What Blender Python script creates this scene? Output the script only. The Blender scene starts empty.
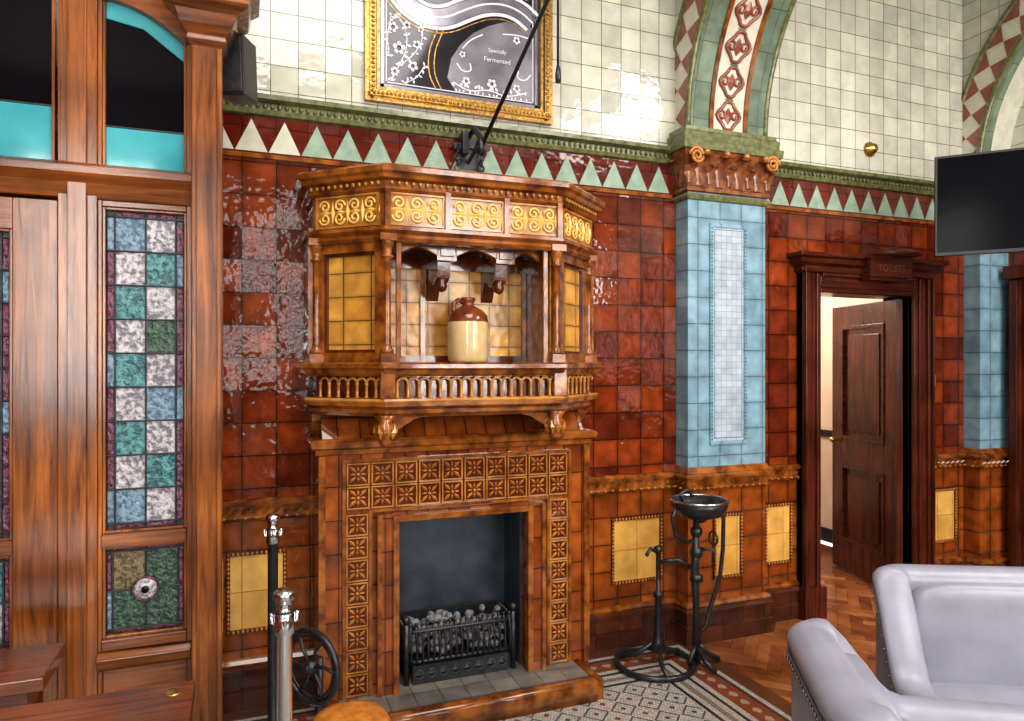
import bpy, bmesh, math, random
from mathutils import Vector, Matrix
random.seed(7)
sc = bpy.context.scene
sc.view_settings.view_transform = 'Standard'
sc.view_settings.exposure = 0.45
sc.view_settings.gamma = 0.92
pi = math.pi

# ------------------------------------------------------------------ materials
def L(nt, a, b): nt.links.new(a, b)
def nd(nt, t, **kw):
    n = nt.nodes.new(t)
    for k, v in kw.items():
        if k in n.inputs: n.inputs[k].default_value = v
        else: setattr(n, k, v)
    return n
def C(c): return (c[0], c[1], c[2], 1)
def base(name):
    m = bpy.data.materials.new(name); m.use_nodes = True
    nt = m.node_tree
    return m, nt, nt.nodes['Principled BSDF']
def mixc(nt, blend, fac, a, b):
    n = nt.nodes.new('ShaderNodeMix'); n.data_type = 'RGBA'; n.blend_type = blend
    if isinstance(fac, (int, float)): n.inputs[0].default_value = fac
    else: L(nt, fac, n.inputs[0])
    for s, i in ((a, 6), (b, 7)):
        if isinstance(s, (tuple, list)): n.inputs[i].default_value = C(s)
        else: L(nt, s, n.inputs[i])
    return n.outputs[2]
def mth(nt, op, a, b=None):
    n = nt.nodes.new('ShaderNodeMath'); n.operation = op
    for s, i in ((a, 0), (b, 1)):
        if s is None: continue
        if isinstance(s, (int, float)): n.inputs[i].default_value = s
        else: L(nt, s, n.inputs[i])
    return n.outputs[0]

def tile_mat(name, c1, c2, grout, w=.152, h=.152, rough=.1, ms=.002, tilt=.03, mott=.35, wav=.25, ox=0, oy=0, relief=0, edge=0.0, rs=2.0):
    m, nt, p = base(name)
    tc = nd(nt, 'ShaderNodeTexCoord')
    mp = nd(nt, 'ShaderNodeMapping'); mp.inputs['Location'].default_value = (ox, oy, 0)
    L(nt, tc.outputs['UV'], mp.inputs[0])
    br = nd(nt, 'ShaderNodeTexBrick', offset=0.0, squash=1.0)
    for k, v in (('Color1', C(c1)), ('Color2', C(c2)), ('Mortar', C(grout)), ('Scale', 1.0), ('Mortar Size', ms), ('Mortar Smooth', .1), ('Bias', 0.0), ('Brick Width', w), ('Row Height', h)):
        br.inputs[k].default_value = v
    L(nt, mp.outputs[0], br.inputs['Vector'])
    no = nd(nt, 'ShaderNodeTexNoise', Scale=9.0, Detail=4.0)
    L(nt, tc.outputs['Object'], no.inputs['Vector'])
    rp = nd(nt, 'ShaderNodeValToRGB')
    rp.color_ramp.elements[0].position = .3; rp.color_ramp.elements[0].color = (1-mott,)*3+(1,)
    rp.color_ramp.elements[1].position = .7; rp.color_ramp.elements[1].color = (1+mott*.6,)*3+(1,)
    L(nt, no.outputs['Fac'], rp.inputs[0])
    col = mixc(nt, 'MULTIPLY', 1.0, br.outputs['Color'], rp.outputs[0])
    if edge:   # glaze thinner/lighter in the middle of each tile, pooled dark toward the edges
        sx = nd(nt, 'ShaderNodeSeparateXYZ'); L(nt, mp.outputs[0], sx.inputs[0])
        u = mth(nt, 'ABSOLUTE', mth(nt, 'SUBTRACT', mth(nt, 'FRACT', mth(nt, 'DIVIDE', sx.outputs[0], w)), .5))
        v = mth(nt, 'ABSOLUTE', mth(nt, 'SUBTRACT', mth(nt, 'FRACT', mth(nt, 'DIVIDE', sx.outputs[1], h)), .5))
        e = mth(nt, 'POWER', mth(nt, 'MULTIPLY', mth(nt, 'MAXIMUM', u, v), 2.0), 5.0)
        f = mth(nt, 'SUBTRACT', 1.0, mth(nt, 'MULTIPLY', e, edge))
        cb = nd(nt, 'ShaderNodeCombineXYZ')
        for i in range(3): L(nt, f, cb.inputs[i])
        col = mixc(nt, 'MULTIPLY', 1.0, col, cb.outputs[0])
    L(nt, col, p.inputs['Base Color'])
    p.inputs['Roughness'].default_value = rough
    sn = nd(nt, 'ShaderNodeVectorMath', operation='SNAP'); sn.inputs[1].default_value = (w, h, 1)
    L(nt, mp.outputs[0], sn.inputs[0])
    wn = nd(nt, 'ShaderNodeTexWhiteNoise', noise_dimensions='3D'); L(nt, sn.outputs[0], wn.inputs['Vector'])
    sb = nd(nt, 'ShaderNodeVectorMath', operation='SUBTRACT'); sb.inputs[1].default_value = (.5, .5, .5)
    L(nt, wn.outputs['Color'], sb.inputs[0])
    sl = nd(nt, 'ShaderNodeVectorMath', operation='SCALE'); sl.inputs['Scale'].default_value = tilt
    L(nt, sb.outputs[0], sl.inputs[0])
    ge = nd(nt, 'ShaderNodeNewGeometry')
    ad = nd(nt, 'ShaderNodeVectorMath', operation='ADD'); L(nt, ge.outputs['Normal'], ad.inputs[0]); L(nt, sl.outputs[0], ad.inputs[1])
    nm = nd(nt, 'ShaderNodeVectorMath', operation='NORMALIZE'); L(nt, ad.outputs[0], nm.inputs[0])
    n2 = nd(nt, 'ShaderNodeTexNoise', Scale=22.0, Detail=1.0); L(nt, tc.outputs['Object'], n2.inputs['Vector'])
    hgt = mth(nt, 'SUBTRACT', mth(nt, 'MULTIPLY', n2.outputs['Fac'], wav), br.outputs['Fac'])
    if relief:
        vo = nd(nt, 'ShaderNodeTexVoronoi', Scale=relief, feature='SMOOTH_F1'); L(nt, mp.outputs[0], vo.inputs['Vector'])
        hgt = mth(nt, 'ADD', hgt, mth(nt, 'MULTIPLY', vo.outputs['Distance'], rs))
    bp = nd(nt, 'ShaderNodeBump', Strength=.6, Distance=.004)
    L(nt, hgt, bp.inputs['Height']); L(nt, nm.outputs[0], bp.inputs['Normal'])
    L(nt, bp.outputs[0], p.inputs['Normal'])
    return m

def glaze(name, c1, c2, rough=.15, metal=0, sc_=14, bump=.15, dist=.004, spec=.5, lo=.35, hi=.65):
    m, nt, p = base(name)
    tc = nd(nt, 'ShaderNodeTexCoord')
    no = nd(nt, 'ShaderNodeTexNoise', Scale=float(sc_), Detail=4.0); L(nt, tc.outputs['Object'], no.inputs['Vector'])
    rp = nd(nt, 'ShaderNodeValToRGB')
    rp.color_ramp.elements[0].position = lo; rp.color_ramp.elements[0].color = C(c1)
    rp.color_ramp.elements[1].position = hi; rp.color_ramp.elements[1].color = C(c2)
    L(nt, no.outputs['Fac'], rp.inputs[0]); L(nt, rp.outputs[0], p.inputs['Base Color'])
    p.inputs['Roughness'].default_value = rough; p.inputs['Metallic'].default_value = metal
    p.inputs['Specular IOR Level'].default_value = spec
    if bump:
        bp = nd(nt, 'ShaderNodeBump', Strength=bump, Distance=dist); L(nt, no.outputs['Fac'], bp.inputs['Height']); L(nt, bp.outputs[0], p.inputs['Normal'])
    return m

def wood(name, c1, c2, axis='z', rough=.28, spec=.5):
    m, nt, p = base(name)
    tc = nd(nt, 'ShaderNodeTexCoord'); mp = nd(nt, 'ShaderNodeMapping')
    s = {'z': (28, 28, 1.6), 'x': (1.6, 28, 28), 'y': (28, 1.6, 28)}[axis]
    mp.inputs['Scale'].default_value = s
    L(nt, tc.outputs['Object'], mp.inputs[0])
    no = nd(nt, 'ShaderNodeTexNoise', Scale=1.0, Detail=7.0, Roughness=.65); no.inputs['Distortion'].default_value = 1.2
    L(nt, mp.outputs[0], no.inputs['Vector'])
    rp = nd(nt, 'ShaderNodeValToRGB')
    rp.color_ramp.elements[0].position = .34; rp.color_ramp.elements[0].color = C(c1)
    rp.color_ramp.elements[1].position = .66; rp.color_ramp.elements[1].color = C(c2)
    L(nt, no.outputs['Fac'], rp.inputs[0])
    n3 = nd(nt, 'ShaderNodeTexNoise', Scale=3.0, Detail=3.0); L(nt, tc.outputs['Object'], n3.inputs['Vector'])
    r3 = nd(nt, 'ShaderNodeValToRGB')
    r3.color_ramp.elements[0].position = .35; r3.color_ramp.elements[0].color = (.55, .5, .45, 1)
    r3.color_ramp.elements[1].position = .65; r3.color_ramp.elements[1].color = (1.1, 1.1, 1.1, 1)
    L(nt, n3.outputs['Fac'], r3.inputs[0])
    L(nt, mixc(nt, 'MULTIPLY', 1.0, rp.outputs[0], r3.outputs[0]), p.inputs['Base Color'])
    p.inputs['Roughness'].default_value = rough
    p.inputs['Specular IOR Level'].default_value = spec
    bp = nd(nt, 'ShaderNodeBump', Strength=.2, Distance=.003); L(nt, no.outputs['Fac'], bp.inputs['Height']); L(nt, bp.outputs[0], p.inputs['Normal'])
    return m

M = {}
M['red'] = tile_mat('red_tile', (.25, .042, .008), (.10, .014, .005), (.022, .006, .004), rough=.05, tilt=.07, oy=.048, mott=.5, wav=.8, edge=.5)
M['dado'] = tile_mat('dado_tile', (.34, .085, .012), (.20, .042, .007), (.04, .012, .005), rough=.07, oy=.03, mott=.5, edge=.5, wav=.5)
M['skirt'] = tile_mat('skirting_tile', (.05, .016, .010), (.11, .028, .010), (.015, .008, .008), w=.152, h=.095, rough=.1)
M['yellow'] = tile_mat('yellow_tile', (.70, .41, .10), (.60, .32, .07), (.3, .16, .04), w=.15, h=.18, rough=.14, mott=.25, ox=.0, wav=.6)
M['yelrel'] = tile_mat('yellow_relief_tile', (.70, .37, .07), (.54, .25, .04), (.16, .06, .014), w=.105, h=.105, rough=.28, mott=.35, relief=26, edge=.45, rs=1.5)
M['cream'] = tile_mat('cream_tile', (.58, .565, .47), (.44, .435, .37), (.12, .11, .08), w=.125, h=.125, rough=.07, ms=.0022, tilt=.08, mott=.16, wav=.6)
M['blue'] = tile_mat('blue_tile', (.225, .37, .45), (.165, .295, .375), (.08, .15, .18), w=.152, h=.152, rough=.1, mott=.3, edge=.3)
M['pale'] = tile_mat('pale_tile', (.40, .47, .53), (.33, .40, .47), (.20, .28, .34), w=.0365, h=.0365, rough=.14, mott=.2, ms=.0010)
M['green'] = tile_mat('green_tile', (.17, .23, .165), (.12, .17, .12), (.06, .09, .055), w=.15, h=.2, rough=.12)
M['bandred'] = tile_mat('band_red_tile', (.13, .014, .006), (.08, .009, .004), (.02, .005, .004), w=.147, h=.3, rough=.08, wav=.6)
M['surr'] = tile_mat('surround_faience', (.32, .08, .013), (.17, .035, .006), (.04, .01, .005), w=.1, h=.15, rough=.07, ms=.0018, mott=.5, edge=.4)
M['faience'] = glaze('brown_faience', (.09, .022, .004), (.31, .10, .015), .1)
M['faiencelt'] = glaze('amber_faience', (.26, .09, .015), (.48, .21, .04), .12)
M['faienced'] = glaze('dark_faience', (.05, .011, .004), (.13, .03, .007), .1)
M['orn'] = glaze('ornament_glaze', (.34, .11, .02), (.52, .22, .05), .12)
M['ornd'] = glaze('ornament_ground', (.055, .010, .003), (.09, .017, .005), .12)
M['scroll'] = glaze('yellow_scroll', (.70, .40, .09), (.80, .50, .15), .15)
M['scrollbg'] = glaze('scroll_ground', (.26, .10, .02), (.34, .15, .03), .15)
M['greeng'] = glaze('green_moulding', (.075, .085, .03), (.17, .175, .07), .2, sc_=30)
M['trigreen'] = glaze('green_triangle', (.20, .29, .22), (.30, .39, .31), .12)
M['tricream'] = glaze('cream_triangle', (.50, .49, .40), (.60, .58, .49), .12)
M['pink'] = glaze('brown_triangle', (.20, .055, .035), (.27, .09, .055), .15)
M['capital'] = glaze('capital_glaze', (.10, .028, .010), (.26, .09, .03), .18, sc_=25)
M['woodz'] = wood('oak_vertical', (.085, .021, .004), (.36, .115, .020), 'z', .2)
M['woodx'] = wood('oak_horizontal', (.085, .021, .004), (.34, .105, .018), 'x', .2)
M['mahz'] = wood('mahogany_vertical', (.035, .008, .004), (.13, .027, .011), 'z', .22, .35)
M['mahx'] = wood('mahogany_horizontal', (.035, .008, .004), (.13, .027, .011), 'x', .22, .35)
M['tabx'] = wood('table_wood', (.10, .024, .008), (.24, .065, .018), 'x', .2)
M['iron'] = glaze('black_iron', (.008, .009, .011), (.02, .022, .026), .3, 0, 40)
M['ironrust'] = glaze('firebox_iron', (.022, .03, .042), (.055, .07, .09), .45, .3, 6, .4)
M['coal'] = glaze('coal', (.10, .095, .095), (.25, .24, .24), .8, 0, 60, .6)
M['chrome'] = glaze('chrome', (.6, .6, .62), (.7, .7, .72), .12, 1, 5, 0)
M['brass'] = glaze('brass', (.55, .32, .09), (.7, .45, .15), .25, 1, 20, .05)
M['gold'] = glaze('gilt_frame', (.22, .11, .02), (.52, .31, .08), .28, .7, 60, .5)
M['black'] = glaze('black_plastic', (.006, .006, .007), (.01, .01, .011), .35, 0, 20, 0)
M['screen'] = glaze('tv_screen', (.003, .003, .004), (.004, .004, .006), .15, 0, 3, 0, spec=.06)
M['lead'] = glaze('lead_came', (.02, .02, .025), (.045, .045, .05), .45, .4, 40)
M['leather'] = glaze('lilac_leather', (.215, .215, .27), (.265, .265, .33), .36, 0, 7, .18, .010, spec=.4)
M['leatherd'] = glaze('leather_piping', (.10, .095, .12), (.14, .13, .16), .4, 0, 60, .1)
M['stud'] = glaze('pewter_stud', (.20, .19, .21), (.28, .26, .29), .25, .9, 20, .05)
M['tan'] = glaze('tan_leather', (.35, .11, .015), (.50, .20, .035), .25, 0, 30, .2)
M['plaster'] = glaze('plaster', (.62, .58, .50), (.66, .62, .54), .8, 0, 4, .1)
M['corr'] = glaze('corridor_paint', (.66, .52, .42), (.70, .57, .46), .7, 0, 4, .1)
M['ceil'] = glaze('ceiling_paint', (.66, .64, .58), (.70, .68, .62), .8, 0, 4, .1)
M['jugb'] = glaze('jug_brown', (.10, .022, .008), (.20, .05, .015), .1, 0, 20)
M['jugc'] = glaze('jug_cream', (.46, .31, .14), (.60, .45, .24), .14, 0, 10)
M['hearth'] = tile_mat('hearth_tile', (.22, .19, .16), (.13, .12, .11), (.04, .035, .03), w=.12, h=.12, rough=.3)
M['mirror'] = glaze('dark_mirror', (.012, .011, .016), (.03, .028, .04), .08, .3, 3, 0)
M['etch'] = glaze('etched_glass', (.55, .54, .57), (.72, .71, .74), .35, 0, 50, .1)
M['silver'] = glaze('silvered_band', (.13, .12, .155), (.30, .29, .33), .2, .5, 6, .05)
M['white'] = glaze('white_plastic', (.6, .58, .52), (.65, .63, .58), .4, 0, 20, 0)
M['sign'] = glaze('sign_gilt', (.14, .05, .02), (.20, .075, .03), .4, 0, 20, 0)
M['paint'] = glaze('window_paint', (.20, .12, .08), (.25, .15, .1), .4)
def gl(name, c1, c2, r=.1): return glaze(name, c1, c2, r, 0, 60, 1.0, .010, lo=.40, hi=.60)
M['g_teal'] = gl('glass_teal', (.015, .075, .085), (.08, .25, .27))
M['g_blue'] = gl('glass_bluegrey', (.060, .115, .165), (.17, .27, .36))
M['g_pale'] = gl('glass_lilac', (.14, .13, .155), (.50, .47, .50))
M['g_green'] = gl('glass_green', (.010, .035, .024), (.045, .095, .055))
M['g_amber'] = gl('glass_amber', (.07, .05, .02), (.18, .14, .06))
M['g_purp'] = gl('glass_purple', (.05, .012, .028), (.17, .05, .095))
M['g_dark'] = glaze('glass_dark', (.003, .003, .004), (.005, .004, .006), .05, 0, 3, 0, spec=.12)
M['g_turq'] = glaze('glass_turquoise', (.03, .24, .29), (.07, .38, .42), .08, 0, 3, 0)
for i, (a, b) in enumerate([((.26, .085, .025), (.38, .14, .045)), ((.20, .06, .018), (.30, .10, .035)), ((.32, .115, .038), (.44, .18, .065)), ((.15, .042, .014), (.25, .075, .028))]):
    M['pq%d' % i] = wood('parquet_%d' % i, a, b, 'y', .2)

def mosaic():
    m, nt, p = base('mosaic')
    tc = nd(nt, 'ShaderNodeTexCoord'); sp = nd(nt, 'ShaderNodeSeparateXYZ'); L(nt, tc.outputs['Object'], sp.inputs[0])
    x, y = sp.outputs[0], sp.outputs[1]
    d = mth(nt, 'MINIMUM', mth(nt, 'SUBTRACT', 2.4, x), mth(nt, 'SUBTRACT', -.02, y))
    rp = nd(nt, 'ShaderNodeValToRGB'); rp.color_ramp.interpolation = 'CONSTANT'
    W_, K, T = (.50, .48, .44, 1), (.03, .03, .035, 1), (.26, .065, .035, 1)
    stops = [(0, (.13, .045, .02, 1)), (.09, W_), (.12, K), (.14, T), (.25, W_), (.28, K), (.30, W_), (.33, (.26, .20, .16, 1)), (.36, W_), (.39, K), (.41, W_)]
    el = rp.color_ramp.elements
    el[0].position = 0; el[0].color = stops[0][1]; el[1].position = stops[1][0]; el[1].color = stops[1][1]
    for s, c in stops[2:]:
        e = el.new(s); e.color = c
    L(nt, d, rp.inputs[0])
    def fr(v, s): return mth(nt, 'ABSOLUTE', mth(nt, 'SUBTRACT', mth(nt, 'FRACT', mth(nt, 'MULTIPLY', v, s)), .5))
    a, b = fr(x, 7.0), fr(y, 7.0)
    dia = mth(nt, 'ADD', a, b)
    m1 = mth(nt, 'LESS_THAN', mth(nt, 'ABSOLUTE', mth(nt, 'SUBTRACT', dia, .44)), .045)
    m2 = mth(nt, 'LESS_THAN', dia, .11)
    m3 = mth(nt, 'GREATER_THAN', dia, .88)
    inn = mth(nt, 'GREATER_THAN', d, .42)
    mask = mth(nt, 'MULTIPLY', mth(nt, 'MAXIMUM', m1, m2), inn)
    c = mixc(nt, 'MIX', mask, rp.outputs[0], (.10, .10, .12))
    c = mixc(nt, 'MIX', mth(nt, 'MULTIPLY', m3, inn), c, (.24, .07, .04))
    tb = mth(nt, 'MULTIPLY', mth(nt, 'LESS_THAN', mth(nt, 'ABSOLUTE', mth(nt, 'SUBTRACT', d, .195)), .02), mth(nt, 'LESS_THAN', mth(nt, 'ADD', fr(x, 12.0), fr(y, 12.0)), .35))
    c = mixc(nt, 'MIX', tb, c, (.45, .36, .26))
    br = nd(nt, 'ShaderNodeTexBrick', offset=0.5)
    for k, v in (('Color1', (1, 1, 1, 1)), ('Color2', (.72, .72, .72, 1)), ('Mortar', (.3, .28, .26, 1)), ('Scale', 1.0), ('Mortar Size', .0013), ('Brick Width', .015), ('Row Height', .015)):
        br.inputs[k].default_value = v
    L(nt, tc.outputs['Object'], br.inputs['Vector'])
    c = mixc(nt, 'MULTIPLY', 1.0, c, br.outputs['Color'])
    L(nt, c, p.inputs['Base Color']); p.inputs['Roughness'].default_value = .3
    return m
M['mosaic'] = mosaic()

# ------------------------------------------------------------------ mesh builder
class B:
    def __init__(s): s.v = []; s.f = []; s.m = []; s.s = []; s.mats = []; s.T = None
    def mi(s, k):
        if k not in s.mats: s.mats.append(k)
        return s.mats.index(k)
    def V(s, pts):
        o = len(s.v)
        for q in pts:
            q = Vector(q)
            if s.T is not None: q = s.T @ q
            s.v.append(q)
        return o
    def F(s, idx, k, sm=False): s.f.append(idx); s.m.append(s.mi(k)); s.s.append(sm)
    def box(s, x0, x1, y0, y1, z0, z1, k):
        o = s.V([(x0, y0, z0), (x1, y0, z0), (x1, y1, z0), (x0, y1, z0), (x0, y0, z1), (x1, y0, z1), (x1, y1, z1), (x0, y1, z1)])
        for q in ((0, 3, 2, 1), (4, 5, 6, 7), (0, 1, 5, 4), (1, 2, 6, 5), (2, 3, 7, 6), (3, 0, 4, 7)):
            s.F([o+i for i in q], k)
    def ext(s, pts, vec, k, sm=False):
        n = len(pts); o = s.V(pts); s.V([Vector(q)+Vector(vec) for q in pts])
        s.F([o+i for i in range(n)][::-1], k); s.F([o+n+i for i in range(n)], k)
        for i in range(n):
            j = (i+1) % n; s.F([o+i, o+j, o+n+j, o+n+i], k, sm)
    def sweep(s, path, prof, k, sm=False):
        n = len(path); nn = []
        ds = [(Vector(path[i+1])-Vector(path[i])).normalized() for i in range(n-1)]
        for i in range(n):
            a = ds[max(0, i-1)]; b = ds[min(n-2, i)]
            na = Vector((a.y, -a.x)); nb = Vector((b.y, -b.x))
            mm = (na+nb).normalized(); mm = mm/max(.3, mm.dot(na)); nn.append(mm)
        c = len(prof); o = len(s.v)
        for i in range(n):
            s.V([(path[i][0]+nn[i].x*q[0], path[i][1]+nn[i].y*q[0], q[1]) for q in prof])
        for i in range(n-1):
            for j in range(c):
                j2 = (j+1) % c
                s.F([o+i*c+j, o+(i+1)*c+j, o+(i+1)*c+j2, o+i*c+j2], k, sm)
        s.F([o+j for j in range(c)], k); s.F([o+(n-1)*c+j for j in range(c)][::-1], k)
    def lathe(s, cx, cy, prof, k, seg=20, sm=True):
        o = len(s.v); c = len(prof)
        for i in range(seg):
            a = 2*pi*i/seg
            s.V([(cx+r*math.cos(a), cy+r*math.sin(a), z) for r, z in prof])
        for i in range(seg):
            i2 = (i+1) % seg
            for j in range(c-1):
                kk = k if not isinstance(k, (list, tuple)) else k[j]
                s.F([o+i*c+j, o+i2*c+j, o+i2*c+j+1, o+i*c+j+1], kk, sm)
    def tube(s, pts, r, k, seg=8, closed=False):
        pts = [Vector(q) for q in pts]; n = len(pts); o = len(s.v)
        up = Vector((0, 0, 1)); prev = None
        for i in range(n):
            if closed: t = pts[(i+1) % n]-pts[i-1]
            else: t = pts[min(n-1, i+1)]-pts[max(0, i-1)]
            if t.length < 1e-9: t = Vector((0, 0, 1))
            t.normalize()
            if prev is None:
                u = t.cross(up)
                if u.length < .05: u = t.cross(Vector((1, 0, 0)))
            else: u = prev-t*prev.dot(t)
            u.normalize(); prev = u; w = t.cross(u)
            rr = r[i] if isinstance(r, (list, tuple)) else r
            s.V([pts[i]+(u*math.cos(2*pi*j/seg)+w*math.sin(2*pi*j/seg))*rr for j in range(seg)])
        for i in range(n if closed else n-1):
            i2 = (i+1) % n
            for j in range(seg):
                j2 = (j+1) % seg
                s.F([o+i*seg+j, o+i*seg+j2, o+i2*seg+j2, o+i2*seg+j], k, True)
        if not closed:
            s.F([o+j for j in range(seg)], k); s.F([o+(n-1)*seg+j for j in range(seg)][::-1], k)
    def ribbon(s, pts, w, y, d, k):
        n = len(pts); rows = []
        for i in range(n):
            a = Vector(pts[max(0, i-1)]); c = Vector(pts[min(n-1, i+1)]); t = (c-a).normalized(); nn = Vector((-t.y, t.x))
            ww = w[i] if isinstance(w, (list, tuple)) else w
            q = Vector(pts[i]); p1 = q+nn*ww/2; p2 = q-nn*ww/2
            rows.append(s.V([(p1.x, y, p1.y), (p2.x, y, p2.y)]))
        for i in range(n-1): s.F([rows[i], rows[i]+1, rows[i+1]+1, rows[i+1]], k)
    def ball(s, c, r, k, seg=10, rings=6, e=1.0):
        if isinstance(r, (int, float)): r = (r, r, r)
        o = len(s.v)
        def sp(v): return math.copysign(abs(v)**e, v)
        for i in range(rings+1):
            ph = -pi/2+pi*i/rings
            s.V([(c[0]+r[0]*sp(math.cos(ph))*sp(math.cos(2*pi*j/seg)), c[1]+r[1]*sp(math.cos(ph))*sp(math.sin(2*pi*j/seg)), c[2]+r[2]*sp(math.sin(ph))) for j in range(seg)])
        for i in range(rings):
            for j in range(seg):
                j2 = (j+1) % seg
                s.F([o+i*seg+j, o+i*seg+j2, o+(i+1)*seg+j2, o+(i+1)*seg+j], k, True)
    def petal(s, a, b, w, h, k, nrm=(0, -1, 0)):
        a = Vector(a); b = Vector(b); nrm = Vector(nrm); t = (b-a).normalized(); sd = t.cross(nrm)*w; m = (a+b)/2
        o = s.V([a, m+sd, b, m-sd, m+nrm*h])
        for i in range(4): s.F([o+i, o+(i+1) % 4, o+4], k)
    def obj(s, name, bevel=0, parent=None, sub=0):
        me = bpy.data.meshes.new(name)
        me.from_pydata([tuple(q) for q in s.v], [], s.f)
        for k in s.mats: me.materials.append(M[k])
        for p, mi, sm in zip(me.polygons, s.m, s.s): p.material_index = mi; p.use_smooth = sm
        bm = bmesh.new(); bm.from_mesh(me)
        bmesh.ops.recalc_face_normals(bm, faces=bm.faces[:])
        uv = bm.loops.layers.uv.new('UVMap')
        for f in bm.faces:
            n = f.normal; ax, ay, az = abs(n.x), abs(n.y), abs(n.z)
            for l in f.loops:
                c = l.vert.co
                if az >= ax and az >= ay: l[uv].uv = (c.x, c.y)
                elif ay >= ax: l[uv].uv = (c.x, c.z)
                else: l[uv].uv = (c.y, c.z)
        bm.to_mesh(me); bm.free()
        ob = bpy.data.objects.new(name, me); sc.collection.objects.link(ob)
        if bevel:
            md = ob.modifiers.new('bevel', 'BEVEL'); md.width = bevel; md.segments = 2; md.limit_method = 'ANGLE'; md.angle_limit = math.radians(50)
        if parent: ob.parent = parent
        return ob
def circ(cx, cy, cz, r, n=20, plane='xz', a0=0, a1=2*pi, end=False):
    out = []
    for i in range(n+(1 if end else 0)):
        a = a0+(a1-a0)*i/n; u, v = r*math.cos(a), r*math.sin(a)
        out.append({'xz': (cx+u, cy, cz+v), 'xy': (cx+u, cy+v, cz), 'yz': (cx, cy+u, cz+v)}[plane])
    return out

# ------------------------------------------------------------------ room shell
DX0, DX1, DZ = 3.41, 4.224, 2.05
XR = 5.05; XL = -3.0; YF = -6.5; ZC = 4.6
b = B()
zones = [(0, .19, 'skirt'), (.19, .96, 'dado'), (.96, 2.56, 'red'), (2.56, 2.77, 'bandred'), (2.77, ZC, 'cream')]
for x0, x1, zb in ((XL, DX0, 0), (DX0, DX1, DZ), (DX1, XR, 0)):
    for z0, z1, k in zones:
        z0 = max(z0, zb)
        if z1 > z0: b.box(x0, x1, 0, .2, z0, z1, k)
x = -2.97
while x+.147 < XR:
    if not (2.32 < x+.07 < 2.95 or x+.14 > 4.74):
        k = 'tricream' if (x < .12) else 'trigreen'
        b.ext([(x, .001, 2.585), (x+.143, .001, 2.585), (x+.0715, .001, 2.735)], (0, -.005, 0), k)
    x += .147
wall_back = b.obj('wall_back')

def wall(name, boxes):
    q = B()
    for bx in boxes: q.box(*bx)
    return q.obj(name)
wall('wall_right', [(XR, XR+.2, YF, .2, z0, z1, k) for z0, z1, k in zones])
wall('wall_left', [(XL-.2, XL, YF, .2, z0, z1, k) for z0, z1, k in zones])
wins = [(-2.2, -.9), (-.05, .95), (2.1, 3.5), (3.95, 4.85)]
q = B(); xs = XL
for w0, w1 in wins:
    q.box(xs, w0, YF-.2, YF, 0, ZC, 'plaster')
    q.box(w0, w1, YF-.2, YF, 0, 1.1, 'dado'); q.box(w0, w1, YF-.2, YF, 3.9, ZC, 'plaster'); xs = w1
q.box(xs, XR, YF-.2, YF, 0, ZC, 'plaster')
q.obj('wall_front')
for i, (w0, w1) in enumerate(wins):
    q = B(); n = 5
    for j in range(n+1):
        x = w0+(w1-w0)*j/n; q.box(x-.04, x+.04, YF-.14, YF-.08, 1.1, 3.9, 'paint')
    for z in (1.14, 1.68, 2.23, 2.78, 3.33, 3.86): q.box(w0, w1, YF-.135, YF-.085, z-.04, z+.04, 'paint')
    q.obj('window_%d' % (i+1))
wall('ceiling', [(XL, XR, YF, .2, ZC, ZC+.1, 'ceil')])

# floor with parquet
b = B()
b.box(XL, XR, YF, .0, -.06, -.002, 'pq3')
b.box(XL, 2.4, YF, 0, -.0019, .006, 'mosaic')
b.box(3.2, 4.8, 0, 2.4, -.06, -.002, 'pq3')
W, Lk = .07, .28
R45 = Matrix.Rotation(math.radians(45), 3, 'Z')
g = .0012
for mm in range(-30, 30):
    for kk in range(-90, 90):
        ox, oy = kk*W+mm*Lk, kk*W-mm*Lk
        for rect in ((ox, oy, ox+Lk, oy+W), (ox, oy+W, ox+W, oy+W+Lk)):
            cx, cy = (rect[0]+rect[2])/2, (rect[1]+rect[3])/2
            c = R45 @ Vector((cx, cy, 0)); c.x += 3
            if not (2.3 < c.x < XR-.05 and -5.6 < c.y < -.05 or 3.45 < c.x < 4.2 and -.1 < c.y < 2.2): continue
            pts = []
            for px, py in ((rect[0]+g, rect[1]+g), (rect[2]-g, rect[1]+g), (rect[2]-g, rect[3]-g), (rect[0]+g, rect[3]-g)):
                w = R45 @ Vector((px, py, 0)); pts.append((w.x+3, w.y, .003))
            o = b.V(pts); b.F([o, o+1, o+2, o+3], 'pq%d' % random.choice([0, 0, 1, 2, 2, 3]))
b.obj('floor')

wall('wall_corridor', [(3.2, 3.4, .2, 2.4, 0, 2.7, 'corr'), (4.9, 5.0, .2, 2.4, 0, 2.7, 'corr'), (3.2, 4.9, 2.4, 2.5, 0, 2.7, 'corr'), (3.2, 4.9, .2, 2.5, 2.7, 2.8, 'ceil'),
     (4.88, 4.9, .2, 2.4, .94, 1.0, 'black'), (4.88, 4.9, .2, 2.4, 0, .12, 'black'), (3.4, 4.88, 2.38, 2.4, .94, 1.0, 'black'), (3.4, 4.88, 2.38, 2.4, 0, .12, 'black')])

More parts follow.
